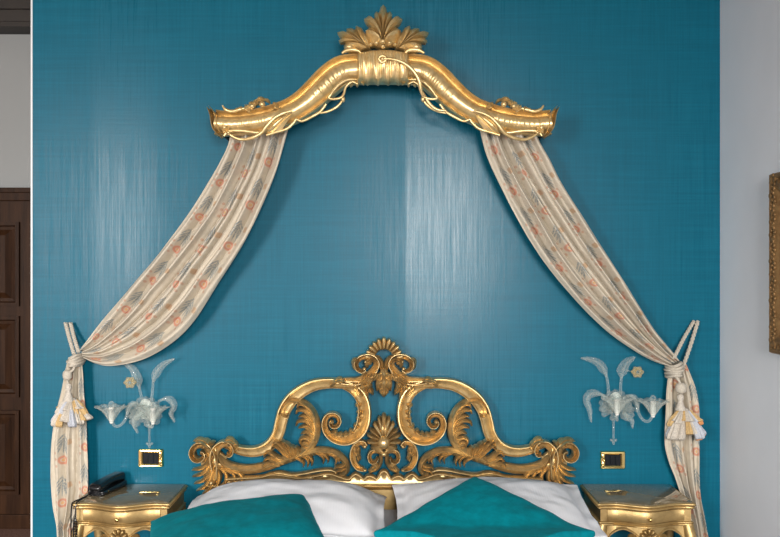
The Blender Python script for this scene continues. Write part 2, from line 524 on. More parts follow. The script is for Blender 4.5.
struct('wall_left', bx((XW - .15, YB, 0), (XW, YR + .15, ZC)), M['plaster_white'], 'white side wall out of frame at left')
struct('floor', bx((XW - .15, YB - .15, -.1), (XR + .15, YR + .15, 0)), M['carpet'], 'red brown patterned carpet floor', 'floor')
struct('ceiling', bx((XW - .15, YB - .15, ZC), (XR + .15, YR + .15, ZC + .1)), M['ceiling_wood'], 'brown boarded ceiling', 'ceiling')
zb = H + (CY - 26) / (FPX / (D + YR - .2))
bm_ = MB(); bm_.box((XW, YR - .2, zb + .03), (XL + .05, YR, ZC)); bm_.box((XW, YR - .225, zb + .10), (XL + .05, YR, zb + .16)); bm_.box((XW, YR - .19, zb), (XL + .05, YR, zb + .035))
struct('trim_2', bm_, M['beam_wood'], 'dark wooden ceiling beam at upper left', 'beam')
# rear wall with two tall windows
W1, W2 = (-4.25, -2.85), (.02, 1.22)
wz0, wz1 = 1.0, 3.2
rw = MB()
for a, b in ((XW, W1[0]), (W1[1], W2[0]), (W2[1], XR)): rw.box((a, YB - .15, 0), (b, YB, ZC))
for a, b in (W1, W2):
    rw.box((a, YB - .15, 0), (b, YB, wz0)); rw.box((a, YB - .15, wz1), (b, YB, ZC))
struct('wall_rear', rw, M['plaster_white'], 'white wall with tall windows behind the viewer')
for i, (a, b) in enumerate((W1, W2)):
    f = MB(); t = .05
    for q in ((a, wz0, a + t, wz1), (b - t, wz0, b, wz1), (a, wz0, b, wz0 + t), (a, wz1 - t, b, wz1), ((a + b) / 2 - .03, wz0, (a + b) / 2 + .03, wz1), (a, 2.4, b, 2.45)):
        f.box((q[0], YB - .12, q[1]), (q[2], YB - .06, q[3]))
    struct('window_%d' % (i + 1), f, M['trim_white'], 'tall white framed window behind the viewer, ' + ('nearer the left wall' if i == 0 else 'nearer the right wall'), 'window')

# door of three raised panels in the recess
DR = D + YR - .03
def dz(py): return H + (CY - py) * DR / FPX
def dx(px): return (px - CX) * DR / FPX
door = empty('door_1', (-2.7, YR - .02, 0), 'dark walnut panelled door left of the teal wall', 'door'); door['kind'] = 'structure'
xs0, xs1 = -3.28, -2.16
zt = dz(190)
dm = MB(); dm.box((xs0, YR - .03, 0), (xs1, YR, zt)); dm.build('door_slab', M['walnut'], door, flat=True)
dm = MB(); dm.box((xs0 - .06, YR - .06, dz(201)), (xs1 + .02, YR - .03, zt + .01)); dm.box((xs0 - .06, YR - .075, zt - .02), (xs1 + .02, YR - .03, zt + .012))
dm.box((xs0 - .06, YR - .06, 0), (xs0, YR - .03, dz(201)))
dm.build('door_frame', M['walnut'], door, bevel=.004, flat=True)
xp1 = dx(20); xmid = xs0 + .45 * (xp1 - xs0)
for (ya, yb) in ((222, 306), (316, 397), (410, 494)):
    z1, z0 = dz(ya), dz(yb)
    for (a, b) in ((xs0 + .12, xmid - .05), (xmid + .05, xp1)):
        p = MB()
        ls = []
        for (ins, dep) in ((0, .0), (0, .022), (.022, .022), (.03, .006), (.05, .004), (.085, .024), (.10, .024)):
            y = YR - .03 - dep
            ls.append([(a + ins, y, z0 + ins), (b - ins, y, z0 + ins), (b - ins, y, z1 - ins), (a + ins, y, z1 - ins)])
        p.loops(ls); p.build('door_panel', M['walnut'], door, flat=True)
dm = MB(); dm.box((xs0 - .06, YR - .05, 0), (xs1 + .02, YR - .03, .09)); dm.build('kick_board', M['walnut'], door, bevel=.004, flat=True)

# ------------------------------------------------------------------ gilded canopy crown
CC = 383.0
PD = .27
crown = empty('canopy_crown', P(CC, 80, 0), 'gilded carved canopy crown with acanthus crest, high on the teal wall', 'bed canopy')
PATH = [(383, 66), (366, 66), (352, 66.5), (341, 69), (330, 76.5), (318, 88), (305, 99.5), (292, 108), (278, 113.5), (262, 118), (246, 120.5), (230, 121.8), (214, 121)]
WID = [30, 30, 30, 31, 30.5, 29, 27, 26, 25.5, 25, 24.5, 24, 25.5]
def ripples(t, q):
    k = sstep(.18, .22, t) * (1 - sstep(.40, .46, t)) + sstep(.62, .68, t) * (1 - sstep(.94, .98, t)) * .8
    return 1 + .022 * k * (math.sin(t * 260 + 3 * q + 2 * math.sin(t * 31)) + .6 * math.sin(t * 171 + 1.7)) * (1 if -.62 < q < .42 else 0) + .09 * sstep(.92, 1, t)
for mir in (None, CC):
    a = MB(PD, mir); a.strip(PATH, WID, PD - .085, .085, 'trough', n=220, back=.02, mod=ripples); a.build('arm', M['gold_bright'], crown)
    e = MB(PD, mir); e.strip([(208.5, 107), (212.5, 114), (214, 121), (215.5, 128), (220, 135)], [3, 6, 7, 6, 4], PD - .06, .085, 'cove', n=24, back=.03); e.build('end_rim', M['gold_bright'], crown)
    # end return and roof board that carry the crown off the wall
    rb = MB(PD, mir)
    pth = catmull([(p[0], p[1] - w * .46) for p, w in zip(PATH, WID)], 60)
    rows = []
    for i, p in enumerate(pth):
        x, z = rb.xz(p[0], p[1]); rows.append([(x, -(PD - .10), z), (x, -.001, z), (x, -.001, z - .012), (x, -(PD - .10), z - .012)])
    rb.loops(rows); rb.build('roof_board', M['dark_wood'], crown)
    er = MB(PD, mir)
    q = [er.xz(212.5, 110), er.xz(214.5, 110), er.xz(221.5, 133.5), er.xz(219.5, 133.5)]
    er.loops([[(x, -(PD - .06), z) for x, z in q], [(x, -.001, z) for x, z in q]]); er.build('end_board', M['dark_wood'], crown, flat=True)
    # carved foliage on top of the outer shoulder
    o1 = MB(PD, mir)
    o1.leaf([(243, 110), (249, 106), (251, 100)], 5, 5, PD - .03, .03, 3)
    o1.leaf([(256, 109), (254, 104), (258, 99), (266, 99), (270, 103)], 3.4, 3.4, PD - .03, .035, 3)
    o1.leaf([(244, 110), (238, 108), (233, 111)], 3, 3, PD - .03, .03, 2)
    o1.ball(262, 104, 3, 3, PD - .01, .015); o1.ball(252, 106, 2.4, 2.4, PD - .005, .012)
    o1.leaf([(273, 109), (276, 105), (272, 101)], 3, 3, PD - .03, .03, 2)
    o1.build('shoulder_foliage', M['gold_bright'], crown)
    o2 = MB(PD, mir); o2.vine([(222, 105), (225, 109), (231, 111), (238, 109.5), (244, 108)], [.004, .008, .009, .008, .006], PD - .01); o2.build('shoulder_scroll', M['gold_bright'], crown)
    # lower edge: leaf cartouche and ribbons
    lf = MB(PD, mir)
    lf.leaf([(266, 134), (275, 124.5), (285, 116.5), (292, 113)], 5.5, 8.5, PD - .012, .028, 1, cut=.1, n=30)
    lf.build('ribbon_leaf', M['gold_bright'], crown)
    tv = MB(PD, mir)
    tv.vine([(293, 112), (284, 114.5), (275, 119.5), (268, 127), (262, 134), (252, 138.6), (241, 139.5), (232, 136), (227, 131.5)], [.005, .007, .008, .008, .008, .008, .007, .007, .005], [PD + .03, PD + .035, PD + .035, PD + .02, PD, PD])
    tv.build('ribbon', M['gold_bright'], crown)
    tv = MB(PD, mir); tv.vine([(224, 136), (227, 132.5), (233, 130.8), (245, 131), (255, 132.5), (263, 132.5)], [.005, .008, .008, .008, .007, .005], PD)
    tv.build('ribbon', M['gold_bright'], crown)
    tv = MB(PD, mir); tv.vine([(266, 135), (276, 132), (287, 128.5), (294.5, 121.5), (296, 119), (302, 121), (311, 117), (320, 111.5), (326, 104)], [.006, .006, .007, .007, .006, .006, .007, .006, .006], PD - .005)
    tv.build('ribbon', M['gold_bright'], crown)
    tv = MB(PD, mir); tv.vine([(357, 79), (348, 79.5), (341, 83), (335, 89), (331, 95), (329, 98.5), (334, 99.5), (341, 98), (344, 94), (346, 87), (352, 82), (357.5, 84)], [.004, .007, .008, .008, .007, .007, .006, .006, .006, .006, .006, .004], [PD - .01, PD + .01, PD + .01, PD])
    tv.build('ribbon', M['gold_bright'], crown)
    tv = MB(PD, mir); tv.vine([(343, 97), (341, 102), (336, 107), (328, 111), (319, 113)], [.005, .006, .006, .006, .004], PD - .01); tv.ball(343, 99, 2.2, 3.2, PD - .005, .012)
    tv.build('ribbon', M['gold_bright'], crown)
    for (x, y, x2, y2) in ((352, 80, 350, 86), (357, 79, 357, 86), (361, 78, 364, 84)):
        fr = MB(PD, mir); fr.leaf([(x, y), ((x + x2) / 2, (y + y2) / 2 + .5), (x2, y2)], 2.2, 2.2, PD - .03, .02, 1); fr.build('fringe_leaf', M['gold_bright'], crown)
    fr = MB(PD, mir)
    fr.leaf([(223, 134), (226, 130), (230, 128)], 3, 3, PD, .02, 2); fr.ball(225, 128, 2.2, 2.2, PD + .01, .012); fr.ball(229, 133, 1.8, 1.8, PD + .01, .01)
    fr.build('fringe_leaf', M['gold_bright'], crown)
    # side crest leaf
    sl = MB(PD, mir)
    sl.polyfan((371, 50), [(372, 45, .2), (369, 38, .7), (364.5, 31, .4), (361, 26.5, .8), (356, 24.5, 1), (354.8, 28, .1), (351, 26.8, .8), (346.5, 27.5, 1), (345.6, 31.5, .1), (341, 30, .9), (337, 31.5, 1), (339, 35, .4), (341.5, 36.5, .1), (338.5, 39.5, 1), (340, 42, .7), (345, 41.5, .1), (343.5, 45.5, .8), (345.5, 49, 1), (351, 51.5, .6), (358, 52, .3)], (-.8, -.6), PD - .05, .075, bend=.55, curl=0.0, dome=.62)
    sl.build('crest_leaf', M['gold_bright'], crown)
    sl = MB(PD, mir); sl.vine([(342, 54), (346, 51.5), (352, 50.5), (358, 51.5), (361, 54)], [.006, .009, .011, .009, .005], PD + .015); sl.build('crest_scroll', M['gold_bright'], crown)
    sl = MB(PD, mir); sl.ball(349.5, 47.5, 5, 4, PD + .0, .028); sl.build('crest_bead', M['gold_bright'], crown)
# centre cartouche: pleated shell with a wavy hem
ct = MB(PD)
rows = []
N = 150
for i in range(N + 1):
    t = i / N; x = 357 + 52 * t; ph = math.sin(t * PI * 8.6 + .4)
    top = 52 - 3.5 * math.sin(PI * t) ; bot = 82 - 2.5 * abs(math.sin(t * PI * 5)) + 1.5
    row = []; bk = []
    for j in range(12):
        u = j / 11; y = top + (bot - top) * u
        h = (.45 + .55 * math.sin(PI * (.12 + .8 * u)) ** .7) * (1 + .055 * ph * math.sin(PI * u ** .8) + .03 * math.sin(61 * t + 4 * u) + .025 * math.sin(97 * t - 3 * u + 1))
        if j in (0, 11): h = .3
        X, Z = ct.xz(x, y); e = min(1, min(t, 1 - t) / .04) ** .5
        row.append((X, -(PD - .04 + .075 * h * (.4 + .6 * e)), Z)); bk.append((X, -(PD - .06), Z))
    rows.append(row + bk[::-1])
ct.loops(rows); ct.build('cartouche', M['gold_bright'], crown)
cl = MB(PD)
lft = [(371, 47, .1), (368, 40, .6), (366, 35.5, .9), (365.5, 31, 1), (370, 27, .05), (366.5, 24, .6), (364, 19.5, 1), (369, 16, .9), (374.3, 18.5, .05), (374.2, 14.5, .7), (376, 12, 1), (379, 12.2, .15), (380.5, 7.5, .8)]
cl.polyfan((383, 50), lft + [(383.3, 5, 1)] + [(766.4 - x, y, t) for x, y, t in lft[::-1]], (0, -1), PD - .03, .085, bend=.5, curl=0.0, dome=.62)
cl.build('crest_leaf', M['gold_bright'], crown)
bd = MB(PD)
for x, y, r in ((383, 44, 3.6), (376.5, 45.5, 2.8), (389.5, 45.5, 2.8), (371, 47, 2.2), (395, 47, 2.2), (383, 49, 2.4)):
    bd = MB(PD); bd.ball(x, y, r, r * .8, PD + .04, .02); bd.build('crest_bead', M['gold_bright'], crown)
kn = MB(PD)
kn.vine([(381, 64), (379, 61), (381, 58.5), (385, 59), (386, 62), (383, 64.5), (380, 64)], [.006] * 7, PD + .045); kn.ball(382.5, 61.5, 2, 2, PD + .045, .012)
kn.build('knob', M['gold_bright'], crown)
tn = MB(PD)
tn.vine([(384, 61), (392, 61.5), (401, 64), (409, 69), (415, 75.5), (419, 83), (420.5, 91), (422.5, 97.5)], [.007, .007, .008, .009, .009, .009, .009, .004], [PD + .045, PD + .045, PD + .04, PD + .02])
tn.vine([(420, 89), (425, 97), (431, 105.5), (438, 110), (446, 111)], [.006, .007, .007, .007, .005], PD + .005)
tn.build('tendril', M['gold_bright'], crown)

# ------------------------------------------------------------------ curtains
def cloth(edgeL, edgeR, d0, amp, creases, wid, seed, n=110, m=120, dref=.12, v0=0.0, fine=.10):
    """a hanging cloth between two edges; creases are the u positions of its deep folds (each a number or a list along the length)"""
    A = catmull(edgeL, n); B = catmull(edgeR, n)
    rnd = random.Random(seed); nc = len(creases)
    hk = [rnd.uniform(.65, 1.0) for _ in range(nc + 1)]
    rows = []; uvs = []; vlen = v0; prev = None
    for i in range(n + 1):
        t = i / n
        row = []; ur = []
        mid = ((A[i][0] + B[i][0]) / 2, (A[i][1] + B[i][1]) / 2)
        if prev: vlen += math.dist(mid, prev) * (D - dref) / FPX
        prev = mid
        am = interp(amp, t); dd = interp(d0, t)
        cs = [-.12] + [interp(c, t) + .012 * math.sin(4 * t + k + seed) for k, c in enumerate(creases)] + [1.12]
        for j in range(m + 1):
            u = j / m
            k = 0
            while k < nc and u > cs[k + 1]: k += 1
            q = (u - cs[k]) / (cs[k + 1] - cs[k])
            hgt = hk[k] * (.85 + .3 * noise.noise((k * 3.1, t * 3, seed)))
            h = hgt * (1 - abs(2 * q - 1) ** 2.4) ** .8 * min(1, (cs[k + 1] - cs[k]) / .16)
            h += .16 * math.sin(2 * PI * (q * 1.5 + .3 * t + k * .37)) * math.sin(PI * q)
            h += fine * noise.noise((u * 9, t * 7, seed)) + .05 * noise.noise((u * 24, t * 10, seed + 4))
            lx = .035 * math.sin(2 * PI * q) * (cs[k + 1] - cs[k]) * 2.2 * (1 if .02 < u < .98 else 0) * math.sin(PI * u)
            uu = u + lx
            px = A[i][0] + (B[i][0] - A[i][0]) * uu; py = A[i][1] + (B[i][1] - A[i][1]) * uu
            x, z = XZ(px, py, dref)
            row.append((x, -(dd + am * h), z))
            ur.append((u * wid, vlen))
        rows.append(row); uvs.append(ur)
    return rows, uvs

def curtain(Lu, Ll, T1, T2, label, seed, cr, tcr):
    c = empty('curtain', P(T1[0][0], T1[0][1], .05), label, 'curtain', 'floral curtains of the bed canopy')
    mb = MB(); r, u = cloth(Lu, Ll, [.13, .13, .10, .07, .06], [.09, .09, .10, .10, .05], cr, .42, seed, n=150, m=150, dref=.15)
    mb.grid(r, u); mb.build('swag', M['floral'], c, solid=.003, angle=180)
    mb = MB(); r, u = cloth(T1, T2, [.06, .05, .045, .04], [.045, .06, .07, .06], tcr, .22, seed + 3, n=120, m=110, v0=.06, dref=.075)
    mb.grid(r, u); mb.build('tail', M['floral'], c, solid=.003, angle=180)
    return c
curtain(        [(231, 118), (230.5, 141), (222, 161), (211, 180), (189.6, 213), (158, 254), (127, 290), (100, 320), (84, 340), (76, 350)],
        [(292, 118), (288, 134), (274.5, 179), (247.7, 237), (216, 286), (194, 320), (172, 342), (141, 360), (109, 367), (91, 364.5), (79, 359)],
        [(69.5, 357), (66, 372), (62, 392), (57, 412), (53, 435), (51, 458), (51, 485), (53, 508), (57, 530), (56, 560), (52, 590), (50, 608)],
        [(82, 358), (83.5, 372), (84.5, 392), (86, 412), (87.5, 440), (88.5, 465), (88, 492), (82, 512), (72, 531), (76, 560), (84, 590), (88, 608)],
        'cream floral curtain at the left, tied back beside the telephone', 4, [[.17, .20, .14, .3], [.40, .44, .36, .45], [.62, .60, .58, .62], [.82, .84, .78, .8]], [[.35, .30, .42, .45], [.62, .66, .60, .7]])
curtain(        [(477, 118), (480, 134), (486, 156), (497, 181), (515, 216), (540, 257), (574, 298), (607, 330), (635, 350), (655, 361), (671, 367)],
        [(535, 118), (536, 138), (548, 160), (563, 188), (590, 229), (617, 270), (640, 304), (657, 330), (670, 346), (678, 355), (684, 362)],
        [(670, 366), (667, 378), (665.5, 392), (665, 410), (664, 430), (664.5, 446), (669, 463), (675, 478), (682, 500), (687, 520), (690, 545), (690, 575), (690, 608)],
        [(685, 364), (690, 376), (695, 390), (698, 408), (698.5, 430), (698.5, 455), (698, 478), (700, 500), (704, 520), (707, 537), (711, 560), (716, 585), (718, 608)],
        'cream floral curtain at the right, tied back near the picture frame', 9, [[.16, .20, .18, .22], [.36, .42, .42, .45], [.54, .62, .66, .65], [.80, .80, .82, .8]], [[.30, .26, .34, .4], [.58, .62, .55, .6], [.8, .84, .82, .8]])

# tiebacks
def tieback(hook, cords, knot, cuff, neck, skirt, label, seed, pattern):
    rnd = random.Random(seed)
    t = empty('tieback', P(hook[0], hook[1], .03), label, 'tieback', 'curtain tiebacks with tassels')
    DT = .115
    h = MB(.02)
    hx, hz = XZ(hook[0], hook[1] + 2, .02)
    h.tube([(hx, -.0, hz - .01), (hx, -.02, hz - .01), (hx, -.03, hz - .004), (hx, -.032, hz + .006)], [.005, .004, .004, .003], n=12); h.build('hook', M['gold_shiny'], t)
    for c in cords:
        m = MB(.06)
        q = [P(x, y, interp([.028, .06, .10], i / (len(c) - 1))) for i, (x, y) in enumerate(c)]
        # two twisted strands
        for ph in (0, PI):
            dense = [Vector(p) for p in catmull([tuple(p) for p in q], 60)]
            m.tube([p + Vector((math.cos(i * .7 + ph) * .0042, math.sin(i * .7 + ph) * .0042, 0)) for i, p in enumerate(dense)], .006, n=120, seg=6)
        m.build('cord', M['cord_cream'], t)
    kx, ky, kw, kh = knot
    k = MB(.1)
    for i in range(5):
        y = ky - kh / 2 + kh * i / 4; w = kw / 2 * (1 - .12 * abs(i - 2)) * (1 + rnd.uniform(-.06, .06))
        x0, z0 = XZ(kx + rnd.uniform(-1, 1), y, .1); ww = w * (D - .1) / FPX
        ring = [(x0 + ww * math.cos(a), -.075 - .062 * math.sin(a), z0 + .004 * math.sin(a * 2 + i) + .006 * math.cos(a)) for a in [2 * PI * j / 16 for j in range(17)]]
        k.tube(ring, .0075, n=48, seg=7)
    k.build('knot', M['cord_cream'], t)
    dr = MB(.1); 
    dr.tube([P(kx, ky + kh / 2, .125), P((kx + cuff[0]) / 2 + 1.5, (ky + kh / 2 + cuff[1]) / 2, .135), P(cuff[0], cuff[1], .13), P(neck[0], neck[1], .13)], .006, n=20)
    dr.build('cord', M['cord_cream'], t)
    x, z = XZ(cuff[0], cuff[1], .13); s = (D - .13) / FPX
    cf = MB(); cf.lathe((x, -.13, z), [(.012, cuff[3] / 2 * s), (cuff[2] * .40 * s, cuff[3] * .3 * s), (cuff[2] * .43 * s, 0), (cuff[2] * .40 * s, -cuff[3] * .3 * s), (.012, -cuff[3] / 2 * s)], 18)
    ta = cf.build('tassel', M['cord_cream'], t)
    x, z = XZ(neck[0], neck[1], .13)
    nk = MB(); hh = neck[3] * s / 2; ww = neck[2] * s * .34
    nk.lathe((x, -.13, z), [(.004, hh), (ww * .7, hh * .9), (ww * .95, hh * .5), (ww * .6, hh * .15), (ww * .9, -hh * .3), (ww * 1.5, -hh)], 18)
    nk.build('tassel_head', M['cord_grey'], ta)
    sx, sy, sw, sh = skirt
    x0, z0 = XZ(sx, sy, .13)
    core = MB(); core.lathe((x0, -.115, z0), [(ww, sh * .5 * s + .004), (sw * .2 * s, sh * .2 * s), (sw * .26 * s, -sh * .3 * s), (.01, -sh * .34 * s)], 20)
    core.build('skirt_core', M['cord_grey'], ta)
    pat = pattern
    for lay_, (rr, z1_, z2_, num, wd) in enumerate(((.47, .30, -.40, 11, .105), (.36, .46, .02, 8, .10))):
        for i in range(num):
            a = PI + PI * (i + .5) / num + rnd.uniform(-.06, .06)
            ca, sa = math.cos(a), math.sin(a)
            R = sw * s * rr * rnd.uniform(.80, 1.08); b = sw * s * wd * rnd.uniform(.9, 1.35)
            y_ = -.115
            zz = z0 + sh * s * (z2_ + rnd.uniform(-.10, .14))
            # one puffed bundle of looped thread, pleated lengthwise
            rows = []
            pth = [(x0 + R * .35 * ca, y_ + R * .3 * sa * 1.0, z0 + z1_ * sh * s), (x0 + R * .75 * ca, y_ + R * .55 * sa - .006, z0 + (z1_ * .45 + z2_ * .55) * sh * s), (x0 + R * ca, y_ + R * .62 * sa - .008, zz), (x0 + R * .94 * ca, y_ + R * .55 * sa, zz - .008)]
            pp = [Vector(p) for p in catmull(pth, 14)]
            side = Vector((-sa, ca * .6, 0)).normalized(); out = Vector((ca, sa, .25)).normalized()
            for q, p in enumerate(pp):
                f = q / 14; e_ = math.sqrt(max(.03, 1 - max(0, (f - .72) / .28) ** 2)); wdt = b * (.28 + .8 * f ** 1.1) * e_; th = b * (.3 + .45 * f) * e_
                rows.append([p + side * wdt * math.cos(g) * (1) + out * th * math.sin(g) * (1 + .28 * math.cos(6 * g)) for g in [2 * PI * w / 28 for w in range(28)]])
            fm = MB(); fm.loops(rows)
            c_, nm = {'g': ('cord_gold', 'ochre_fringe'), 'b': ('cord_blue', 'blue_fringe'), 'o': ('cord_grey', 'oatmeal_fringe'), 'r': ('cord_orange', 'orange_fringe')}[pat[lay_][i % len(pat[lay_])]]
            fm.build(nm, M[c_], ta)
    return t
tieback((66, 324), [[(65.5, 323), (69, 337), (74, 354)], [(70.5, 323), (74, 337), (78.5, 352)]], (75, 361, 14, 9), (67.5, 375, 11, 10), (68.5, 392, 11, 18), (70.5, 412, 38, 26),
        'cream cord tieback with ochre and blue tassel on the left curtain', 3, ('boogooboogo', 'goboogog'))
tieback((696.5, 320.5), [[(694, 321), (684, 338), (674, 358)], [(698, 321), (691, 344), (682, 370)]], (675, 370, 16, 11), (681, 388, 13, 11), (680.5, 402, 11, 16), (685, 424, 42, 29),
        'cream cord tieback with orange and lilac tassel on the right curtain', 5, ('bbooogobrbr', 'googobgr'))

# ------------------------------------------------------------------ bed with carved headboard
HC = 384.0
bed = empty('bed', (0, -1.1, 0), 'double bed with an openwork carved antique gold headboard', 'bed')
hbk = .085
G = M['gold_antique']
hb = MB(hbk)
x0, z0 = hb.xz(207, 486); x1, _ = hb.xz(561, 486); _, zt_ = hb.xz(384, 487.5)
hb.box((x0, -.095, .06), (x1, -.05, zt_))
headboard = hb.build('headboard', M['gold_stand'], bed, bevel=.004, flat=True)
mo = MB(hbk); mo.strip([(204, 486.5), (384, 486.5), (564, 486.5)], 4.5, .085, .03, 'cove', n=4); mo.build('plinth_moulding', M['gold_stand'], headboard)
def sub(mb, nm): return mb.build(nm, G, headboard)
class Each:
    """collects carved pieces and links every one as a sub-part of its own"""
    def __init__(s, mir=None): s.mir = mir; s.items = []
    def leaf(s, pts, wl, wr, d0, relief, lobes=3, **k):
        k.setdefault('cut', .26)
        m = MB(hbk, s.mir); m.leaf(pts, wl * 1.3, wr * 1.3, d0, relief * 1.4, max(1, lobes - 1), n=30, **{a: b for a, b in k.items() if a != 'n'}); s.items.append((m, None))
    def ball(s, *a): m = MB(hbk, s.mir); m.ball(*a); s.items.append((m, 'bead'))
    def strip(s, *a, **k): m = MB(hbk, s.mir); m.strip(*a, **k); s.items.append((m, None))
    def frond(s, *paths, w=5.4, d0=.08, relief=.045):
        for k, p in enumerate(paths): s.strip(p, [w * .7, w, w * 1.08, w * 1.0, w * .72, w * .3], [d0, d0 + .006 * (k % 2), d0 + .016], [relief * .6, relief * .72, relief * .6], 'crest', n=28, back=.02)
    def done(s, nm):
        for m, n in s.items: m.build(n or nm, G, headboard)
_sub = sub
def sub(mb, nm): return mb.done(nm) if isinstance(mb, Each) else _sub(mb, nm)
for mir in (None, HC):
    B = lambda: MB(hbk, mir)
    E = lambda: Each(mir)
    # main arched rail
    m = B(); m.strip([(365, 384), (352, 384.5), (340, 383.8), (328, 383.3), (314, 385.3), (301, 391.5), (291, 400), (284.5, 410), (281, 421), (278, 433), (272, 443), (263, 449.5), (252, 452), (240, 450.5), (230, 446.5), (221, 443.5)][::-1],
               [7, 8.5, 10, 11, 12, 13, 14, 14, 13.5, 13, 12.5, 12, 11, 10, 8, 6][::-1], .055, .042, 'rail', n=130); sub(m, 'arched_rail')
    # central C scroll ending in a volute
    m = B(); m.strip([(343, 384), (353, 388.5), (360.5, 396), (364, 406), (364.3, 417), (361.5, 428), (354.5, 436.5), (345, 440.5), (335, 438.8), (327.5, 433), (324.5, 425), (326.5, 417.5), (332, 414.5), (337.5, 416.5), (339.5, 421.5), (337, 426), (332.8, 426.5), (330.5, 423), (332.5, 420.5)],
               [9.12, 11.40, 12.54, 13.11, 13.68, 14.25, 14.25, 13.68, 11.97, 10.26, 9.12, 7.98, 6.84, 6.27, 5.70, 5.13, 4.56, 3.99, 3.42], .055, [.045, .055, .06, .06, .05, .05, .05], 'rail', n=170); sub(m, 'scroll')
    m = E()
    for i, (x, y, a) in enumerate(((358.5, 405, 100), (360, 412, 95), (359.5, 419, 85), (356.5, 426, 60), (351.5, 431.5, 40), (346, 434.5, 15), (340.5, 435, -5), (335, 433, -25))):
        ca, sa = math.cos(math.radians(a)), math.sin(math.radians(a)); r = 3.9
        m.leaf([(x + ca * r, y - sa * r), (x, y), (x - ca * r * 1.1, y + sa * r * 1.1)], 2.8, 2.8, .075, .028, 2, n=16)
    sub(m, 'scroll_husk')
    m = E(); m.ball(332, 421.5, 2.2, 2.2, .09, .03); sub(m, 'scroll_eye')
    # acanthus branch rising from the corner and curling back on the rail
    m = B(); m.strip([(218, 455), (224, 464), (236, 469), (250, 470), (266, 467), (281, 461.5), (296, 456), (307, 449), (313.5, 439.5), (315.5, 428), (313, 416), (307.5, 407), (299, 401.5), (290, 401.5), (284, 406), (281.5, 412), (285, 416.5), (288.5, 413.5)],
               [6.72, 8.96, 10.08, 10.08, 10.08, 9.52, 9.52, 9.52, 9.52, 10.08, 10.64, 10.64, 10.08, 8.40, 6.72, 5.60, 4.48, 3.36], .062, .045, 'ridge', n=130); sub(m, 'acanthus_branch')
    m = E()
    m.frond([(315, 418), (310, 409), (304, 404.5), (299, 404.5), (297.5, 407.5)], [(315, 424), (310, 414.5), (304, 410), (298, 410), (296.5, 413)], [(315.5, 430), (310.5, 420), (304, 415.5), (299, 416)])
    m.frond([(315.5, 432), (311, 424), (305, 420.5), (298.5, 421), (296.5, 425)], [(315, 437), (311, 429.5), (305, 426), (299, 427)], [(314.5, 441), (311, 434), (306, 431.5), (301.5, 433)])
    m.frond([(312.5, 444), (309, 439), (304, 437.5), (300.5, 440), (301.5, 444)], [(310, 448), (307, 444), (303.5, 443), (302, 446.5)])
    sub(m, 'acanthus_leaf')
    m = E()
    m.frond([(292, 460), (284, 453), (278, 447), (273.5, 445), (272, 448.5)], [(292, 459), (286, 450.5), (280.5, 444), (276, 440.5), (273.5, 442.5)], [(293, 458), (288, 449), (284.5, 443), (281, 439.5), (278.5, 440.5)],
            [(294, 458), (291, 449.5), (289, 444.5), (285.5, 442), (283.5, 444)], [(295, 457), (294.5, 450.5), (293, 446.5), (289.5, 445)], [(297, 456), (298, 450.5), (297, 447), (294, 446.5)], w=4.6, relief=.05)
    m.frond([(286, 461), (277, 457.5), (270.5, 452.5), (266.5, 452.5), (264.5, 456)], [(284, 463), (275, 460.5), (268.5, 457.5), (264, 460.5)], [(280, 465), (272, 464), (266, 463), (263, 467)])
    sub(m, 'acanthus_fan')
    # lower branch running to the centre
    m = B(); m.strip([(296, 457), (307, 453.5), (320, 451.5), (331, 452.8), (340, 457), (345.5, 463), (347, 470), (343.5, 475), (339.5, 473.5)], [5.60, 7.84, 8.40, 8.40, 8.40, 7.84, 6.72, 5.60, 3.36], .06, .045, 'ridge', n=70); sub(m, 'lower_branch')
    m = E()
    m.frond([(299, 455), (305, 457), (308.5, 461), (308, 466)], [(303, 454), (309, 456.5), (312.5, 460.5), (312, 465)], [(295, 457.5), (301, 460), (304, 463), (303.5, 466)], w=3.8)
    m.frond([(315, 452.5), (321, 455), (324, 458.5), (323.5, 463)], [(319, 452.5), (325, 455), (328.5, 459), (328, 462)], w=3.6)
    m.frond([(328, 453.5), (334, 456), (336.5, 460), (335, 464.5)], [(332, 454), (338, 457.5), (339.5, 461.5)], w=3.6)
    m.frond([(346, 464), (342, 466), (337, 466.5), (333.5, 469)], [(346, 468), (342, 469.5), (338, 470.5), (335, 474)], w=3.6)
    sub(m, 'acanthus_leaf')
    # small C scroll beside the palmette
    m = B(); m.strip([(365.5, 446.5), (363, 443), (358, 443.5), (354, 448), (352.5, 455), (354, 462), (358, 467.5), (364, 470)], [5.75, 5.29, 5.29, 5.75, 6.21, 6.21, 5.75, 3.45], .06, .04, 'railr', n=60); sub(m, 'small_scroll')
    m = E(); m.ball(365, 446, 2.2, 2.2, .09, .025); m.leaf([(353, 452), (357, 454), (359, 458), (358, 462)], 2.6, 2.6, .08, .028, 3); m.leaf([(355, 446), (358, 449), (359, 452), (357.5, 454)], 2, 2, .08, .025, 2); m.ball(365, 470, 2, 1.8, .085, .02); sub(m, 'scroll_husk')
    # corner: volute, curl and falling acanthus
    m = B(); m.strip([(212, 478), (213, 466), (212, 454), (208.5, 446.5), (202, 444), (195.8, 446), (192.5, 451.5), (194, 457.5), (199, 460), (203.5, 457.5), (203.8, 453.5), (200.5, 452)], [13.44, 13.44, 12.32, 10.64, 8.40, 7.28, 6.72, 6.16, 5.60, 4.70, 3.92, 3.36], .06, [.05, .06, .07, .06, .06, .05], 'railr', n=100); sub(m, 'corner_volute')
    m = E()
    m.leaf([(212, 448), (205, 442), (199, 440), (193.5, 440.5)], 4, 4, .085, .04, 3)
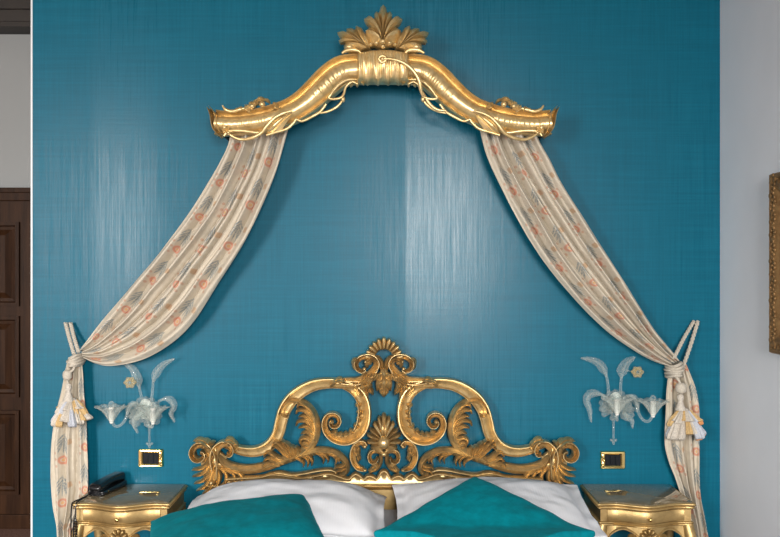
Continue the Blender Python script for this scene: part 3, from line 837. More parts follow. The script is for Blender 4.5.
    m.frond([(212, 452), (209, 462), (202, 467.5), (193.5, 468.5)], [(212.5, 457), (209, 467), (202.5, 473), (194, 475)], [(213, 462), (210, 472.5), (204, 479.5), (195.5, 482)], [(214, 466), (211, 477), (206, 485), (198, 489)], [(216, 468), (214, 480), (210, 488), (204, 492)], w=5.2, d0=.088)
    m.frond([(217, 466), (219.5, 476), (217, 485), (211.5, 489)], [(221, 468), (226.5, 474), (226, 481), (221, 485)], [(226, 469.5), (233.5, 473.5), (234.5, 479.5), (229, 484)], [(232, 470.5), (240, 473.5), (242.5, 478), (238, 482)], w=4.6, d0=.08)
    m.ball(213, 481, 2.4, 2.4, .12, .02)
    m.leaf([(216, 444), (215, 458), (213, 474), (211, 493)], 9, 11, .062, .022, 5)
    sub(m, 'corner_acanthus')
    m = B(); m.strip([(216, 470), (214.5, 458), (216.5, 449), (222.5, 443.5), (229, 444), (232.5, 449), (231, 454), (227, 453.5)], [6.72, 8.40, 8.96, 8.40, 7.28, 6.16, 5.04, 3.92], .07, .055, 'rail', n=60); sub(m, 'corner_curl')
    m = E(); m.leaf([(223, 442), (230, 440), (236, 444), (236, 450)], 3.4, 3.8, .095, .03, 3); m.leaf([(212, 446), (213, 442), (216, 441)], 2, 2, .09, .03, 2); sub(m, 'corner_leaf')
    # wavy cartouche strip above the plinth
    HEM = [(226, 478), (245, 477), (262, 476), (272, 473.5), (284, 474.5), (300, 477), (316, 475), (330, 473), (343, 477), (349, 478), (352.5, 475), (356, 473), (360, 475), (364, 478), (367, 475.6), (370, 475), (373.5, 476), (376.8, 478), (379, 475), (381.4, 471.3), (384, 470)]
    def hem(x):
        for (x0_, y0_), (x1_, y1_) in zip(HEM, HEM[1:]):
            if x0_ <= x <= x1_: return y0_ + (y1_ - y0_) * (x - x0_) / (x1_ - x0_)
        return 478
    m = B()
    rows = []
    for i in range(101):
        t = i / 100; x = 228 + (384 - 228) * t
        top = hem(x)
        r = []
        for (yy, dd) in ((top, .06), (top, .080), (top + 1.2, .083), (top + 2.4, .080), (top + 3.6, .074), (482.5, .074), (487, .088), (487, .06)):
            X, Z = m.xz(x, max(yy, top)); r.append((X, -dd, Z))
        rows.append(r)
    m.loops(rows); sub(m, 'wavy_apron')
    m = B(); m.strip(HEM, 2.6, .082, .035, 'round', n=150); sub(m, 'apron_rim')
    m = E(); m.strip([(268, 474), (280, 472.5), (292, 474.5), (305, 473), (318, 470.5), (330, 469.5), (337, 472)], [2.5, 3.5, 3.5, 3.2, 3.2, 3.5, 2.5], .075, .03, 'round', n=50); m.ball(296, 477, 4, 3, .085, .02); m.ball(310, 477.5, 5, 3.2, .085, .018); m.ball(325, 476, 4.5, 3, .085, .018); sub(m, 'apron_scroll')
    # crest side: rising band, volutes
    m = B(); m.strip([(334, 381), (346, 381), (357, 381), (366, 377.5), (373, 371), (376.8, 364), (374, 358), (368, 356), (361, 357.5), (356.5, 362.5), (357.5, 368.5), (362, 371), (365.5, 369)], [4.32, 6.48, 8.10, 8.64, 8.64, 8.10, 7.02, 6.48, 5.94, 5.40, 4.86, 4.32, 3.24], .07, [.03, .045, .05, .055, .055, .05], 'railr', n=110); sub(m, 'crest_volute')
    m = E()
    m.leaf([(362, 381), (364, 388), (366, 394), (369, 398.5)], 3.4, 4, .08, .035, 3)
    m.leaf([(366, 380), (369, 386), (371.5, 391), (373.5, 395)], 3, 3.4, .082, .035, 3)
    m.leaf([(356, 382), (358, 389), (360, 393), (364, 396)], 3, 3, .075, .03, 3)
    m.leaf([(378, 370), (373, 377), (366, 381), (358, 383)], 3.2, 3.2, .1, .03, 4)
    m.leaf([(359, 356), (355, 360), (354, 365), (357, 371)], 2.4, 2.4, .095, .028, 3)
    m.leaf([(374, 360), (370, 361), (367, 364), (368, 368)], 2.6, 2.6, .095, .028, 2)
    m.leaf([(368, 373), (365, 373), (363, 375), (363, 378)], 2, 2, .09, .025, 2)
    m.leaf([(347, 381), (340, 380), (334, 382), (330, 387)], 3, 3, .09, .025, 3)
    sub(m, 'crest_leaf')
    m = E(); m.frond([(382, 372), (379.5, 364), (375, 359), (370, 358.5), (367, 362)], [(383, 368), (381.5, 361), (378, 356.5), (374, 356)], w=3.4, d0=.09); m.ball(364.5, 368.5, 2, 2, .1, .02); sub(m, 'crest_curl')
    # palmette feet
    m = E(); m.strip([(382, 452), (377, 450.5), (371.5, 452), (369.5, 457), (371.5, 461.5), (376, 461), (377.5, 457.5)], [4, 4.6, 4.6, 4.4, 4, 3.2, 2.4], .065, .045, 'railr', n=50); m.strip([(381, 455), (380.5, 463), (376, 469.5), (369, 472.5)], [4, 4.4, 5, 3], .065, .035, 'ridge', n=30); m.leaf([(377, 461), (375, 466), (371.5, 469.5), (368, 470)], 3, 3, .085, .025, 3); sub(m, 'palmette_foot')
# crest shell, pendant and palmette on the axis
m = MB(hbk); m.fan((384, 359), 196, -16, [10, 9, 9.5, 9.5, 9.5, 9, 10], [20.5, 19.5, 20.5, 22.5, 20.5, 19.5, 20.5], .07, .05, 13, dome=.1, asp=1.0); sub(m, 'crest_shell')
m = Each(); m.leaf([(384, 366), (384, 376), (384, 387), (384, 396.5)], 7, 7, .10, .045, 4, curl=.01); m.ball(384, 372, 4, 5, .12, .03); m.leaf([(384, 374), (379.5, 382), (378, 388), (377, 391)], 3, 3, .095, .03, 2); m.leaf([(384, 374), (388.5, 382), (390, 388), (391, 391)], 3, 3, .095, .03, 2); sub(m, 'pendant_leaf')
m = MB(hbk)
lft = [(381, 455, .1), (376, 451.5, .5), (370.5, 447, 1), (372.5, 444.5, .1), (368, 443.5, .8), (366.8, 440.5, 1), (372, 439, .05), (367.5, 436, .8), (367, 433, 1), (373, 433.5, .05), (369.8, 430.5, .8), (369.6, 427.5, 1), (374.6, 429, .05), (373, 424, .9), (374.8, 420.8, 1), (377.6, 422.5, .05), (377.4, 418, .9), (379.2, 415.6, 1), (381.2, 417.2, .1), (382, 414, .8)]
m.polyfan((384, 446), lft + [(384, 412.6, 1)] + [(768 - x, y, t) for x, y, t in lft[::-1]], (0, -1), .065, .06, bend=.42, curl=.35, per=5)
sub(m, 'palmette')
m = Each(); m.ball(384, 428, 6.2, 9, .088, .045); sub(m, 'palmette_bud')
m = Each(); m.ball(384, 441, 6.5, 7, .115, .045, 20, 12); m.ball(384, 453, 3.5, 3, .1, .03); sub(m, 'palmette_boss')
# bed base under the mattress
xm0, xm1 = -.90, .89
m = MB(); m.box((xm0, -2.05, .14), (xm1, -.10, .28)); m.build('bed_base', M['dark_wood'], bed, bevel=.01, flat=True)
for sx_ in (xm0 + .08, xm1 - .08):
    for yy in (-1.98, -.18): 
        m = MB(); m.lathe((sx_, yy, 0), [(.03, 0), (.04, .05), (.035, .14)], 14); m.build('leg', M['gold_stand'], bed)

mm = MB(); rows = []
mm.box((xm0, -2.06, .282), (xm1, -.105, .50)); mt = mm.build('mattress', M['linen'], None, loc=(0, -1.1, .28), bevel=.05)
tag(mt, 'mattress in a smooth white sheet showing between the two pillows', 'mattress')

def pillow(name, size, thick, flange, frame, mat, seed, wr=.007, bottom=1.0, pw=.55, n=60, floor_fn=None, pinch=.06, droop=0):
    """frame: centre, u, v, w axes (unit vectors)"""
    c, U, V, Wn = [Vector(q) for q in frame]
    w, d = size; top = []; bot = []
    core = 1 - flange
    for i in range(n + 1):
        rt = []; rb = []
        for j in range(n + 1):
            a = -1 + 2 * i / n; b = -1 + 2 * j / n
            pa = 1 - pinch * (1 - b * b) ** 1 ; pb = 1 - pinch * (1 - a * a) ** 1
            ka, kb = min(1, abs(a) / core), min(1, abs(b) / core)
            hgt = ((1 - ka ** 2.6) * (1 - kb ** 2.6)) ** pw * thick / 2
            nz = noise.noise((a * 2.2 + seed, b * 2.2, seed)) * wr * 1.2 + noise.noise((a * 6 + seed, b * 5, seed * 2)) * wr * .6
            edge = (1 - ka) * (1 - kb)
            rp = wr * 1.1 * math.sin(b * 14 + 5 * a + seed) * (ka ** 6) * (1 - ka) * 4
            lift = (hgt + (nz + rp) * min(1, 6 * edge))
            wob = noise.noise((a * 3, b * 3, seed + 9)) * .012 * max(ka, kb) ** 8
            base = c + U * (a * w / 2 * pa) + V * (b * d / 2 * pb) + Wn * (wob - droop * abs(a) ** 4 * max(0, b) ** 1.5)
            rt.append(base + Wn * (lift + .003)); rb.append(base - Wn * (hgt * bottom + .003))
        top.append(rt); bot.append(rb)
    if floor_fn:
        for r in top: 
            for k in range(len(r)): r[k] = floor_fn(r[k], True)
        for r in bot:
            for k in range(len(r)): r[k] = floor_fn(r[k], False)
    mb = MB(); mb.grid(top); mb.grid(bot[::-1])
    m_ = n + 1; o2 = m_ * m_
    T = lambda i, j: i * m_ + j
    Bo = lambda i, j: o2 + (n - i) * m_ + j
    for k in range(n):
        mb.f += [(T(0, k), T(0, k + 1), Bo(0, k + 1), Bo(0, k)), (T(n, k), T(n, k + 1), Bo(n, k + 1), Bo(n, k)), (T(k, 0), T(k + 1, 0), Bo(k + 1, 0), Bo(k, 0)), (T(k, n), T(k + 1, n), Bo(k + 1, n), Bo(k, n))]
    return mb.build(name, mat, None, loc=c, angle=180, sub=1)

def axes(u, v):
    u = Vector(u).normalized(); v = Vector(v); v = (v - u * v.dot(u)).normalized(); w = u.cross(v)
    if w.z < 0: w = -w
    return u, v, w
u, v, w = axes((1, 0, .0), (0, 1, .16))
o = pillow('pillow', (.90, .56), .20, .09, ((-.440, -.43, .568), u, v, w), M['linen'], 1.7, bottom=.45, droop=.055, pw=.6, pinch=.03)
tag(o, 'white pillow on the left half of the bed, under the square teal cushion', 'pillow', 'white pillows')
u, v, w = axes((1, .02, .0), (0, 1, .18))
o = pillow('pillow', (.88, .56), .18, .10, ((.475, -.43, .577), u, v, w), M['linen'], 6.1, bottom=.5, droop=.012, pinch=.04)
tag(o, 'white pillow on the right half of the bed, behind the upright teal cushion', 'pillow', 'white pillows')
# cushions
TR = P(308, 498, .44); TL = P(151, 524, .57)
u = (TL - TR); L1 = u.length; u.normalize()
v = Vector((.07, -.33, -.012)); v = (v - u * v.dot(u)).normalized()
c = TR + u * L1 / 2 + v * L1 / 2 
u_, v_, w_ = axes(u, v)
o = pillow('cushion', (L1, L1), .14, .02, (c + w_ * .016, u_, v_, w_), M['velvet'], 3.3, wr=.006, bottom=.06, pw=.5, pinch=.03)
tag(o, 'teal velvet cushion lying square on the left pillow', 'cushion', 'teal velvet cushions')
A_ = P(485, 476, .45); Lc = P(373, 535, .85); Rc = P(596, 537, .85)
C_ = (Lc + Rc) / 2
u_ = (Rc - A_); u2 = (Lc - A_)
dv = (A_ - C_).normalized(); uv_ = (Rc - Lc).normalized(); dv = (dv - uv_ * dv.dot(uv_)).normalized()
half = (Rc - Lc).length / 2; hv = (A_ - C_).length
wv_ = uv_.cross(dv); wv_ = wv_ if wv_.z > 0 else -wv_
s2 = math.sqrt(.5)
side = half * 2 * s2
ratio = hv / half
e1 = (uv_ + dv * ratio) * s2; e2 = (-uv_ + dv * ratio) * s2
def lie(p, topside):
    zmin = .635 if topside else .555
    t = max(0, (-p.y - .8)); 
    q = Vector(p)
    # the near half sags onto the pillow instead of sinking through the bed
    k = sstep(.75, 1.0, -p.y)
    q.z = q.z * (1 - k) + max(q.z, zmin - .02 * t) * k
    return q
o = pillow('cushion', (side, side), .15, .02, (C_, e1, e2, wv_), M['velvet'], 8.4, wr=.005, bottom=.08, pw=.5, pinch=.02, floor_fn=lie)
tag(o, 'teal velvet cushion turned on its corner against the right pillow', 'cushion', 'teal velvet cushions')

# ------------------------------------------------------------------ nightstands
TOPZ = .586
def front(x, base=.375, bul=.052):
    a = abs(x)
    return base + (bul * (.5 + .5 * math.cos(PI * a / .15)) if a < .15 else 0) + .006 * sstep(.15, .217, a)
def outline(off, n=40, hw=.217):
    pts = [(-hw - off, .018), (hw + off, .018)]
    xs = [hw - 2 * hw * i / n for i in range(n + 1)]
    pts = [((x / hw) * (hw + off), front(x) + off) for x in xs]
    return [(hw + off, .018)] + pts + [(-hw - off, .018)]
def nightstand(cx, label, prefix_side):
    ns = empty('nightstand', (cx, -.2, 0), label, 'nightstand', 'gilded nightstands')
    def ring(off, z): return [(cx + x, -d, z) for x, d in outline(off)]
    m = MB(); m.loops([ring(-.025, TOPZ - .004), ring(-.022, TOPZ - .0005), ring(-.02, TOPZ)]); 
    g = MB(); g.loops([ring(-.012, TOPZ - .006), ring(-.009, TOPZ), ring(-.014, TOPZ + .001)]); 
    t = MB(); t.loops([ring(-.012, TOPZ - .030), ring(-.008, TOPZ - .028), ring(-.002, TOPZ - .024), ring(-.001, TOPZ - .020), ring(-.005, TOPZ - .017), ring(-.003, TOPZ - .014), ring(.003, TOPZ - .010), ring(.004, TOPZ - .006), ring(.001, TOPZ - .001), ring(-.003, TOPZ), ring(-.006, TOPZ - .001)])
    t.build('top', M['gold_stand'], ns, angle=80)
    g2 = MB(); g2.loops([ring(-.0075, TOPZ - .004), ring(-.0075, TOPZ + .0015), ring(-.010, TOPZ + .003)]); g2.build('glass_sheet', M['glass_top'], ns, angle=40)['label'] = 'dark reflective glass sheet over the top'
    zb0, zb1 = .497, TOPZ - .029
    b = MB(); b.loops([ring(-.014, zb0), ring(-.014, zb1)]); b.build('body', M['gold_stand'], ns)
    md = MB(); md.loops([ring(-.012, .482), ring(-.006, .484), ring(-.004, .488), ring(-.008, .491), ring(-.006, .494), ring(-.003, .497), ring(-.006, .501), ring(-.013, .503)]); md.build('waist_moulding', M['gold_stand'], ns, angle=80)
    # drawer front following the serpentine curve
    dm_ = MB(); rows = []
    for i in range(33):
        x = -.172 + .344 * i / 32; d = front(x) - .012
        rows.append([(cx + x, -(d - .01), zb0 + .008), (cx + x, -(d + .003), zb0 + .008), (cx + x, -(d + .0045), zb0 + .010), (cx + x, -(d + .0045), zb1 - .004), (cx + x, -(d + .003), zb1 - .002), (cx + x, -(d - .01), zb1 - .002)])
    dm_.loops(rows); dr = dm_.build('drawer', M['gold_stand'], ns)
    kb = MB(); kb.ell((cx, -(front(0) + .006), (zb0 + zb1) / 2 + .001), (.0055, .012, .0055)); kb.ell((cx, -(front(0) + .017), (zb0 + zb1) / 2 + .001), (.009, .007, .009)); kb.build('knob', M['gold_shiny'], dr)
    # apron with arches and carved shell
    ap = MB(); rows = []
    for i in range(61):
        x = -.203 + .406 * i / 60; a = abs(x)
        zl = .40 if a < .035 else None
        if a < .04: zl = .405 + .03 * sstep(0.01, .04, a)
        elif a < .16: zl = .435 + .030 * math.sin(PI * (a - .04) / .12)
        else: zl = .435 - 4.0 * (a - .16) ** 1.15
        d = front(x) - .018
        rows.append([(cx + x, -(d - .02), .483), (cx + x, -d, .483), (cx + x, -(d + .002), zl + .012), (cx + x, -(d + .009), zl + .008), (cx + x, -(d + .009), zl + .002), (cx + x, -d, zl), (cx + x, -(d - .02), zl)])
    ap.loops(rows); apo = ap.build('apron', M['gold_stand'], ns)
    sh = MB(.42)
    k = FPX / (D - .42); spx = CX + cx * k; spy = CY - (.452 - H) * k
    sh.fan((spx, spy + 2), 215, -35, 2, 9, .40, .03, 7)
    for s_ in (-1, 1):
        sh.leaf([(spx + s_ * 3, spy + 3), (spx + s_ * 10, spy + 4), (spx + s_ * 16, spy + 1), (spx + s_ * 20, spy + 4)], 3, 3, .395, .025, 3)
        sh.vine([(spx + s_ * 4, spy + 6), (spx + s_ * 8, spy + 9), (spx + s_ * 13, spy + 7), (spx + s_ * 12, spy + 3)], [.006, .006, .005, .004], .41)
    sh.ball(spx, spy + 2, 3, 3, .42, .02)
    sh.build('carved_shell', M['gold_stand'], apo)
    for sx_ in (-1, 1):
        # side aprons
        sa = MB(); X = cx + sx_ * .200; rows = []
        for i in range(25):
            d = .03 + .34 * i / 24; q = abs(d - .2) / .17
            zl = .465 - .06 * q ** 2
            rows.append([(X - .008, -d, .483), (X + .008, -d, .483), (X + .008, -d, zl), (X - .008, -d, zl)])
        sa.loops(rows); sa.build('side_apron', M['gold_stand'], ns, flat=True)
        for (dd, o_) in ((.352, 1), (.045, -1)):
            lg = MB(); X = cx + sx_ * .192
            lg.tube([(X, -dd, .485), (X + sx_ * .012, -(dd + .012 * o_), .42), (X + sx_ * .012, -(dd + .012 * o_), .33), (X - sx_ * .006, -dd, .18), (X - sx_ * .006, -dd, .07), (X + sx_ * .012, -(dd + .006 * o_), .018), (X + sx_ * .014, -(dd + .006 * o_), .0)], [.024, .028, .022, .014, .011, .015, .013], n=40, seg=12)
            lg.build('leg', M['gold_stand'], ns)
    return ns
nightstand(-1.18, 'gilded serpentine nightstand with the black telephone on it', 'L')
nightstand(1.169, 'gilded serpentine nightstand with bare glass top, right of the bed', 'R')

# ------------------------------------------------------------------ telephone
ph = empty('telephone', (-1.31, -.16, TOPZ + .003), 'black desk telephone with coiled cord on the left nightstand', 'telephone')
pz_ = TOPZ + .0032
PA = math.radians(-13); PO = Vector((-1.308, -.15, pz_))
def PH(a, b, h):      # a across to the right, b towards the viewer, h up
    return PO + Vector((a * math.cos(PA) + b * math.sin(PA), a * math.sin(PA) - b * math.cos(PA), h))
def hull(n, prof):    # prof(t) -> (b, half width, bottom, top)
    rows = []
    for i in range(n + 1):
        b_, hw, z0_, z1_ = prof(i / n); cz, hh = (z0_ + z1_) / 2, (z1_ - z0_) / 2
        rows.append([PH(hw * (abs(math.cos(a)) ** .45) * (1 if math.cos(a) > 0 else -1), b_, cz + hh * (abs(math.sin(a)) ** .45) * (1 if math.sin(a) > 0 else -1)) for a in [2 * PI * (k + .5) / 28 for k in range(28)]])
    return MB().loops(rows)
def rnd_end(t, w=.06):
    e = min(1, min(t, 1 - t) / w); return math.sqrt(max(0, 1 - (1 - e) ** 2)) * .9 + .1
hull(30, lambda t: (-.112 + .224 * t, .043 * (.75 + .25 * rnd_end(t)), 0, .030 - .008 * t)).build('base', M['black_glossy'], ph)
hull(40, lambda t: (-.118 + .240 * t, (.031 - .005 * math.sin(PI * t)) * (.6 + .4 * rnd_end(t)), .024 + .012 * math.sin(PI * t) - .004 * t + .012 * (1 - rnd_end(t)), .066 + .006 * math.sin(PI * t) - .014 * t - .016 * (1 - rnd_end(t)))).build('handset', M['black_glossy'], ph)
cd = MB()
seg_ = [PH(-.008, .118, .030), PH(-.02, .15, .008), Vector((-1.366, -.345, TOPZ + .010)), Vector((-1.374, -.388, TOPZ + .006)), Vector((-1.377, -.398, TOPZ - .02)), Vector((-1.377, -.400, .50)), Vector((-1.376, -.40, .40)), Vector((-1.37, -.398, .30))]
base_path = [Vector(p) for p in catmull([tuple(p) for p in seg_], 420)]
cp = []
for i, p in enumerate(base_path):
    k = sstep(.46, .52, i / 420); a = i * .9
    cp.append(p + Vector((math.cos(a), math.sin(a), 0)) * .009 * k)
cd.tube(cp, .0026, n=900, seg=5); cd.build('coiled_cord', M['black_glossy'], ph)
cd2 = MB(); cd2.tube([PH(-.03, .10, .008), Vector((-1.378, -.32, TOPZ + .007)), Vector((-1.392, -.375, TOPZ + .006)), Vector((-1.397, -.392, TOPZ - .012)), Vector((-1.397, -.398, .45)), Vector((-1.394, -.398, .30))], .0032, n=50, seg=6); cd2.build('line_cable', M['black_glossy'], ph)

# ------------------------------------------------------------------ switch plates
def plate(cx, cy, label, flip, name='switch_plate'):
    DP = .01
    x, z = XZ(cx, cy, DP); s = (D - DP) / FPX
    t = empty(name, (x, 0, z), label, 'switch plate', 'brass switch plates')
    hw, hh = 12.6 * s, 9 * s; iw, ih = 7.8 * s, 5.6 * s
    m = MB(); 
    def rr(w, h, y, r=.006):
        pts = []
        for (sx_, sy_, a0) in ((1, 1, 0), (-1, 1, 90), (-1, -1, 180), (1, -1, 270)):
            for k in range(5):
                a = math.radians(a0 + 22.5 * k); pts.append((x + sx_ * (w - r) + r * math.cos(a), y, z + sy_ * (h - r) + r * math.sin(a)))
        return pts
    m.loops([rr(hw, hh, -.0005), rr(hw, hh, -.004), rr(hw - .004, hh - .004, -.011), rr(iw + .006, ih + .006, -.012), rr(iw, ih, -.007, .002), rr(iw, ih, -.002, .002), rr(iw, ih, -.0005, .002)], cap=False)
    m.build('frame', M['gold_shiny'], t, angle=30)
    m = MB(DP)
    ex = cx + (9.9 if not flip else -9.9)
    for yy in (-4, 4): m.ball(ex, cy + yy, 2.0, 3.4, .011, .005)
    m.vine([(ex + 1.2, cy - 6), (ex - 1, cy - 2), (ex + 1.4, cy), (ex - 1, cy + 2), (ex + 1.2, cy + 6)], .002, .013)
    m.build('ornament', M['gold_shiny'], t)
    for k in range(3):
        a = x - iw + 2 * iw * k / 3; m = MB(); m.box((a + .0006, -.0065, z - ih + .0008), (a + 2 * iw / 3 - .0006, -.0008, z + ih - .0008)); m.build('rocker', M['black_panel'], t, bevel=.0012)
plate(150.5, 458.3, 'gold framed black switch plate above the telephone', False)
plate(613, 460.3, 'gold framed black switch plate above the bare nightstand', True)

# ------------------------------------------------------------------ glass wall lamps
def sconce(label, bowl, arm, cupA, cupB, leaves, droops, flower, pend, stem):
    s = empty('wall_lamp', P(bowl[0], bowl[1], 0), label, 'wall lamp', 'blown glass wall lamps')
    k = (D - .08) / FPX
    x, z = XZ(bowl[0], bowl[1], .04)
    m = MB(); m.ell((x, -.012, z), (.035, .012, .05)); m.build('back_plate', M['candle'], s)
    # leafy bowl: overlapping ribbed fans
    m = MB(.06)
    for i, (ox, oy, a0, a1, r) in enumerate(((0, 4, 205, -25, 17), (-3, 8, 215, -10, 13), (4, 8, 190, -35, 13), (0, 13, 210, -30, 9))):
        m.fan((bowl[0] + ox, bowl[1] + oy), a0, a1, 2, r, .03 + .02 * i, .03, 9 - i, back=.004)
    m.build('leafy_bowl', M['glass'], s)
    m = MB(.08); pts = [P(p[0], p[1], p[2]) for p in arm]; m.tube(pts, [.006, .0065, .0065, .0065, .007], n=50, seg=10); m.build('arm', M['glass'], s)
    m = MB(.08); pts = [P(p[0], p[1], p[2]) for p in stem]; m.tube(pts, [.006, .007, .007], n=24, seg=10); m.build('arm', M['glass'], s)
    for (cx, cy, d) in (cupA, cupB):
        c = P(cx, cy, d)
        m = MB(); m.lathe(c, [(.006, -.052), (.012, -.044), (.020, -.032), (.028, -.016), (.040, .0), (.056, .014), (.070, .022)], 48, 8, .14, cap=False)
        cup = m.build('cup', M['glass'], s, solid=.003, angle=180)
        m = MB(); 
        for j in range(8):
            a = 2 * PI * j / 8; b_ = a + .28
            q = [c + Vector((.026 * math.cos(t_), .026 * math.sin(t_), -.018)) for t_ in (a,)] 
            m.tube([c + Vector((.02 * math.cos(a), .02 * math.sin(a), -.03)), c + Vector((.04 * math.cos(a), .04 * math.sin(a), .002)), c + Vector((.066 * math.cos(a), .066 * math.sin(a), .024))], [.002, .0025, .003], n=8, seg=6)
        m.build('rib', M['glass'], cup)
        m = MB(); m.lathe(c, [(.007, -.058), (.013, -.040), (.0135, .012), (.015, .014), (.012, .018)], 16); m.build('candle_socket', M['candle'], s)
        m = MB(); m.lathe(c, [(.009, .016), (.013, .024), (.015, .032), (.012, .040), (.006, .046), (.002, .048)], 16); m.build('bulb', M['glass'], s)
    for pts, wd, d in leaves:
        q = catmull(pts, 20)
        m = MB(d); m.leaf([q[7], q[10], q[13], q[16], q[20]], wd, wd, d, .014, 9, cut=.06, n=90, back=.004)
        m.vine(pts, [.0075, .0065, .005, .0025], [d + .004, d + .010, d + .012, d + .012], n=40); m.build('feather_leaf', M['glass'], s)
    for pts, wd, d in droops:
        m = MB(d); m.leaf(pts, wd, wd, d, .014, 6, cut=.10, n=60, back=.004); m.vine(pts, [.0065, .0055, .003], [d + .012, d + .015, d + .012]); m.build('drooping_leaf', M['glass'], s)
    fx, fy, fd = flower
    f = MB(fd)
    for j in range(6):
        a = 2 * PI * j / 6; ca, sa = math.cos(a), math.sin(a)
        f.leaf([(fx + ca, fy + sa), (fx + ca * 3.5, fy + sa * 3.5), (fx + ca * 6.3, fy + sa * 6.0)], 3, 3, fd, .012, 1, cut=.1, curl=.006, n=14)
    fl = f.build('flower', M['glass_amber'], s); fl['label'] = 'amber tinted glass flower'
    f = MB(fd); f.ball(fx, fy, 2.4, 2.4, fd + .014, .01); f.build('flower_heart', M['glass'], fl)
    f = MB(fd); lp = leaves[0][0] if abs(leaves[0][0][-1][0] - fx) < abs(leaves[1][0][-1][0] - fx) else leaves[1][0]
    mid_ = catmull(lp, 10)[6]
    f.tube([P(mid_[0], mid_[1], fd - .012), P((mid_[0] + fx) / 2, (mid_[1] + fy) / 2 + .6, fd - .012), P(fx, fy, fd)], .0028, n=12, seg=6); f.build('flower_stalk', M['glass'], s)
    (p0, p1) = pend
    m = MB(.07); 
    c = P(p0[0], p1, .05)
    h_ = (p1 - p0[1]) * k
    m.lathe(c, [(.003, h_), (.012, h_ - .004), (.006, h_ - .012), (.0045, .022), (.0055, .012), (.004, .006)], 12)
    m.ell(c + Vector((0, 0, -.004)), (.011, .011, .008)); m.ell(c + Vector((-.012, 0, .0)), (.006, .006, .006)); m.ell(c + Vector((.012, 0, .0)), (.006, .006, .006)); m.ell(c + Vector((0, 0, -.016)), (.006, .006, .008))
    m.build('pendant_drop', M['glass'], s)
    return s
sconce('clear blown glass wall lamp over the telephone, left of headboard', (144, 410), 
       [(141, 406, .06), (136, 403, .10), (131, 405, .125), (128, 412, .14), (125, 420, .145), (120, 425.5, .145), (115, 426, .145), (112, 422, .145)],
       (111.5, 411, .145), (153, 412, .15),
       [([(144, 408), (141.5, 395), (138, 381), (134, 371), (128.5, 364.5), (124, 364)], 5, .05), ([(151, 405), (153, 390), (154, 379), (158, 370.5), (165, 363.5), (175, 358.5)], 4.2, .05)],
       [([(159, 401), (166, 398.5), (172, 401), (174, 407), (171, 413.5), (175, 422)], 3.6, .10), ([(143, 412), (136, 418), (134, 424), (138, 433)], 3, .09), ([(140, 406), (133, 404), (128, 408), (127, 415)], 3, .06)],
       (130, 382.5, .085), ((149.4, 424), 443.5), [(147, 416, .05), (149, 425, .10), (152, 427, .145), (153, 422, .15)])
sconce('clear blown glass wall lamp beside the right curtain tassel', (617, 403),
       [(624, 398, .06), (629, 395.5, .10), (634, 397.5, .125), (637, 405, .14), (639, 414, .145), (644, 420.5, .145), (649, 421, .145), (652.5, 416, .145)],
       (653, 405, .145), (617, 403, .15),
       [([(609, 400), (607.5, 384), (605, 373), (600, 364.5), (592, 360), (580.5, 358)], 4.4, .05), ([(620, 396), (620.5, 382), (622, 371), (626.5, 362.5), (635, 357)], 5.5, .05)],
       [([(607, 397), (598, 393.5), (590, 394), (586.5, 400), (589.5, 410), (591, 422)], 4, .10), ([(622, 412), (628, 418), (632, 421), (632, 428)], 3, .09), ([(626, 396), (633, 398), (637, 404), (636, 412)], 4, .06)],
       (637.5, 372, .06), ((613.5, 418), 440), [(616, 410, .05), (616, 418, .10), (617, 420, .14), (617, 414, .15)])

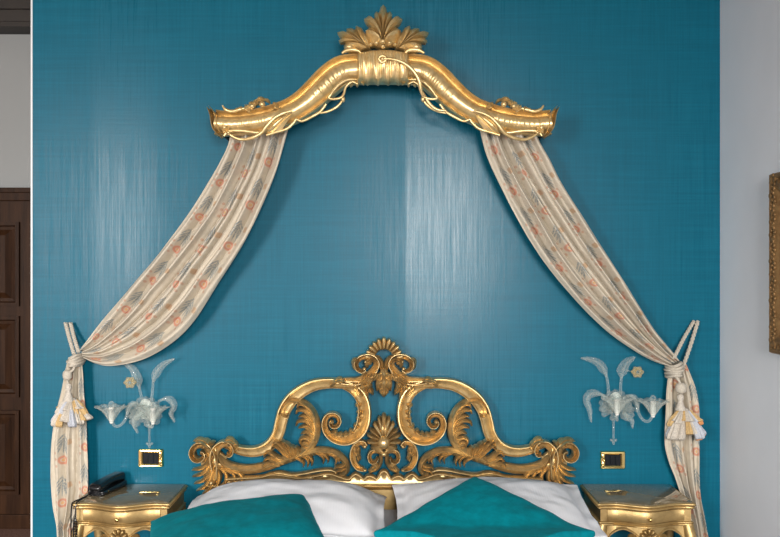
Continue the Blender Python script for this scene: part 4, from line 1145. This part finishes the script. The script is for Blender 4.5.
# ------------------------------------------------------------------ picture on the right wall
pf = empty('picture_frame', (XR, -1.15, 1.65), 'carved gilt picture frame on the pale wall at the right edge', 'picture')
y0, y1, zz0, zz1 = .65, 1.66, 1.282, 2.029
m = MB(); rows = []
for (ins, dep) in ((0, .0), (0, .022), (.006, .034), (.018, .038), (.03, .030), (.05, .036), (.07, .028), (.085, .020), (.092, .014), (.10, .012), (.10, .0)):
    X = XR - dep
    rows.append([(X, -(y0 + ins), zz0 + ins), (X, -(y1 - ins), zz0 + ins), (X, -(y1 - ins), zz1 - ins), (X, -(y0 + ins), zz1 - ins)])
m.loops(rows, cap=False); fr = m.build('frame', M['gold_frame'], pf, flat=True)
m = MB()
def orn(y, z, r): m.ell((XR - .034, -y, z), (.0055, r, r), 10, 6)
nv = 40
for i in range(nv):
    z = zz0 + .02 + (zz1 - zz0 - .04) * i / (nv - 1)
    orn(y0 + .028 + .010 * math.sin(i * 2.1), z, .010 + .004 * math.sin(i * 1.3)); orn(y0 + .055 + .008 * math.cos(i * 1.7), z + .01, .009); orn(y1 - .035, z, .012)
for i in range(30):
    y = y0 + .03 + (y1 - y0 - .06) * i / 29
    orn(y, zz0 + .035 + .008 * math.sin(i * 2), .014); orn(y, zz1 - .035 + .008 * math.sin(i * 2), .014)
m.build('carved_foliage', M['gold_frame'], fr)
m = MB(); m.box((XR - .012, -(y1 - .09), zz0 + .09), (XR - .004, -(y0 + .09), zz1 - .09)); m.build('canvas', M['canvas'], pf, flat=True)

# ------------------------------------------------------------------ light
def area(name, loc, rot, sx_, sy_, power, col, spread=180):
    l = bpy.data.lights.new(name, 'AREA'); l.shape = 'RECTANGLE'; l.size = sx_; l.size_y = sy_; l.energy = power; l.color = col
    l.spread = math.radians(spread)
    o = bpy.data.objects.new(name, l); COL.objects.link(o); o.location = loc; o.rotation_euler = rot; return o
for i, ((a, b), pw) in enumerate(zip((W1, W2), (260, 200))):
    area('daylight_%d' % (i + 1), ((a + b) / 2, YB - .05, (wz0 + wz1) / 2), (PI / 2 - math.radians(28), 0, 0), b - a - .1, wz1 - wz0 - .1, pw, (1, .97, .93), 105)
w = bpy.data.worlds.new('sky'); sc.world = w; w.use_nodes = True
w.node_tree.nodes['Background'].inputs[0].default_value = (.75, .85, 1, 1); w.node_tree.nodes['Background'].inputs[1].default_value = 1.0

# ------------------------------------------------------------------ camera
cam = bpy.data.cameras.new('camera'); co = bpy.data.objects.new('camera', cam); COL.objects.link(co)
co.location = (0, -D, H); co.rotation_euler = (PI / 2, 0, 0)
cam.sensor_fit = 'HORIZONTAL'; cam.sensor_width = 36; cam.lens = 36 * FPX / 780
cam.shift_x = (390 - CX) / 780; cam.shift_y = (CY - 268.5) / 780
cam.clip_start = .05
sc.camera = co
sc.view_settings.view_transform = 'Standard'; sc.view_settings.look = 'None'; sc.view_settings.gamma = 1; sc.view_settings.use_curve_mapping = False
sc.view_settings.exposure = 0.0
try:
    sc.cycles.use_denoising = True; sc.cycles.transparent_max_bounces = 24; sc.cycles.caustics_reflective = False
except Exception: pass
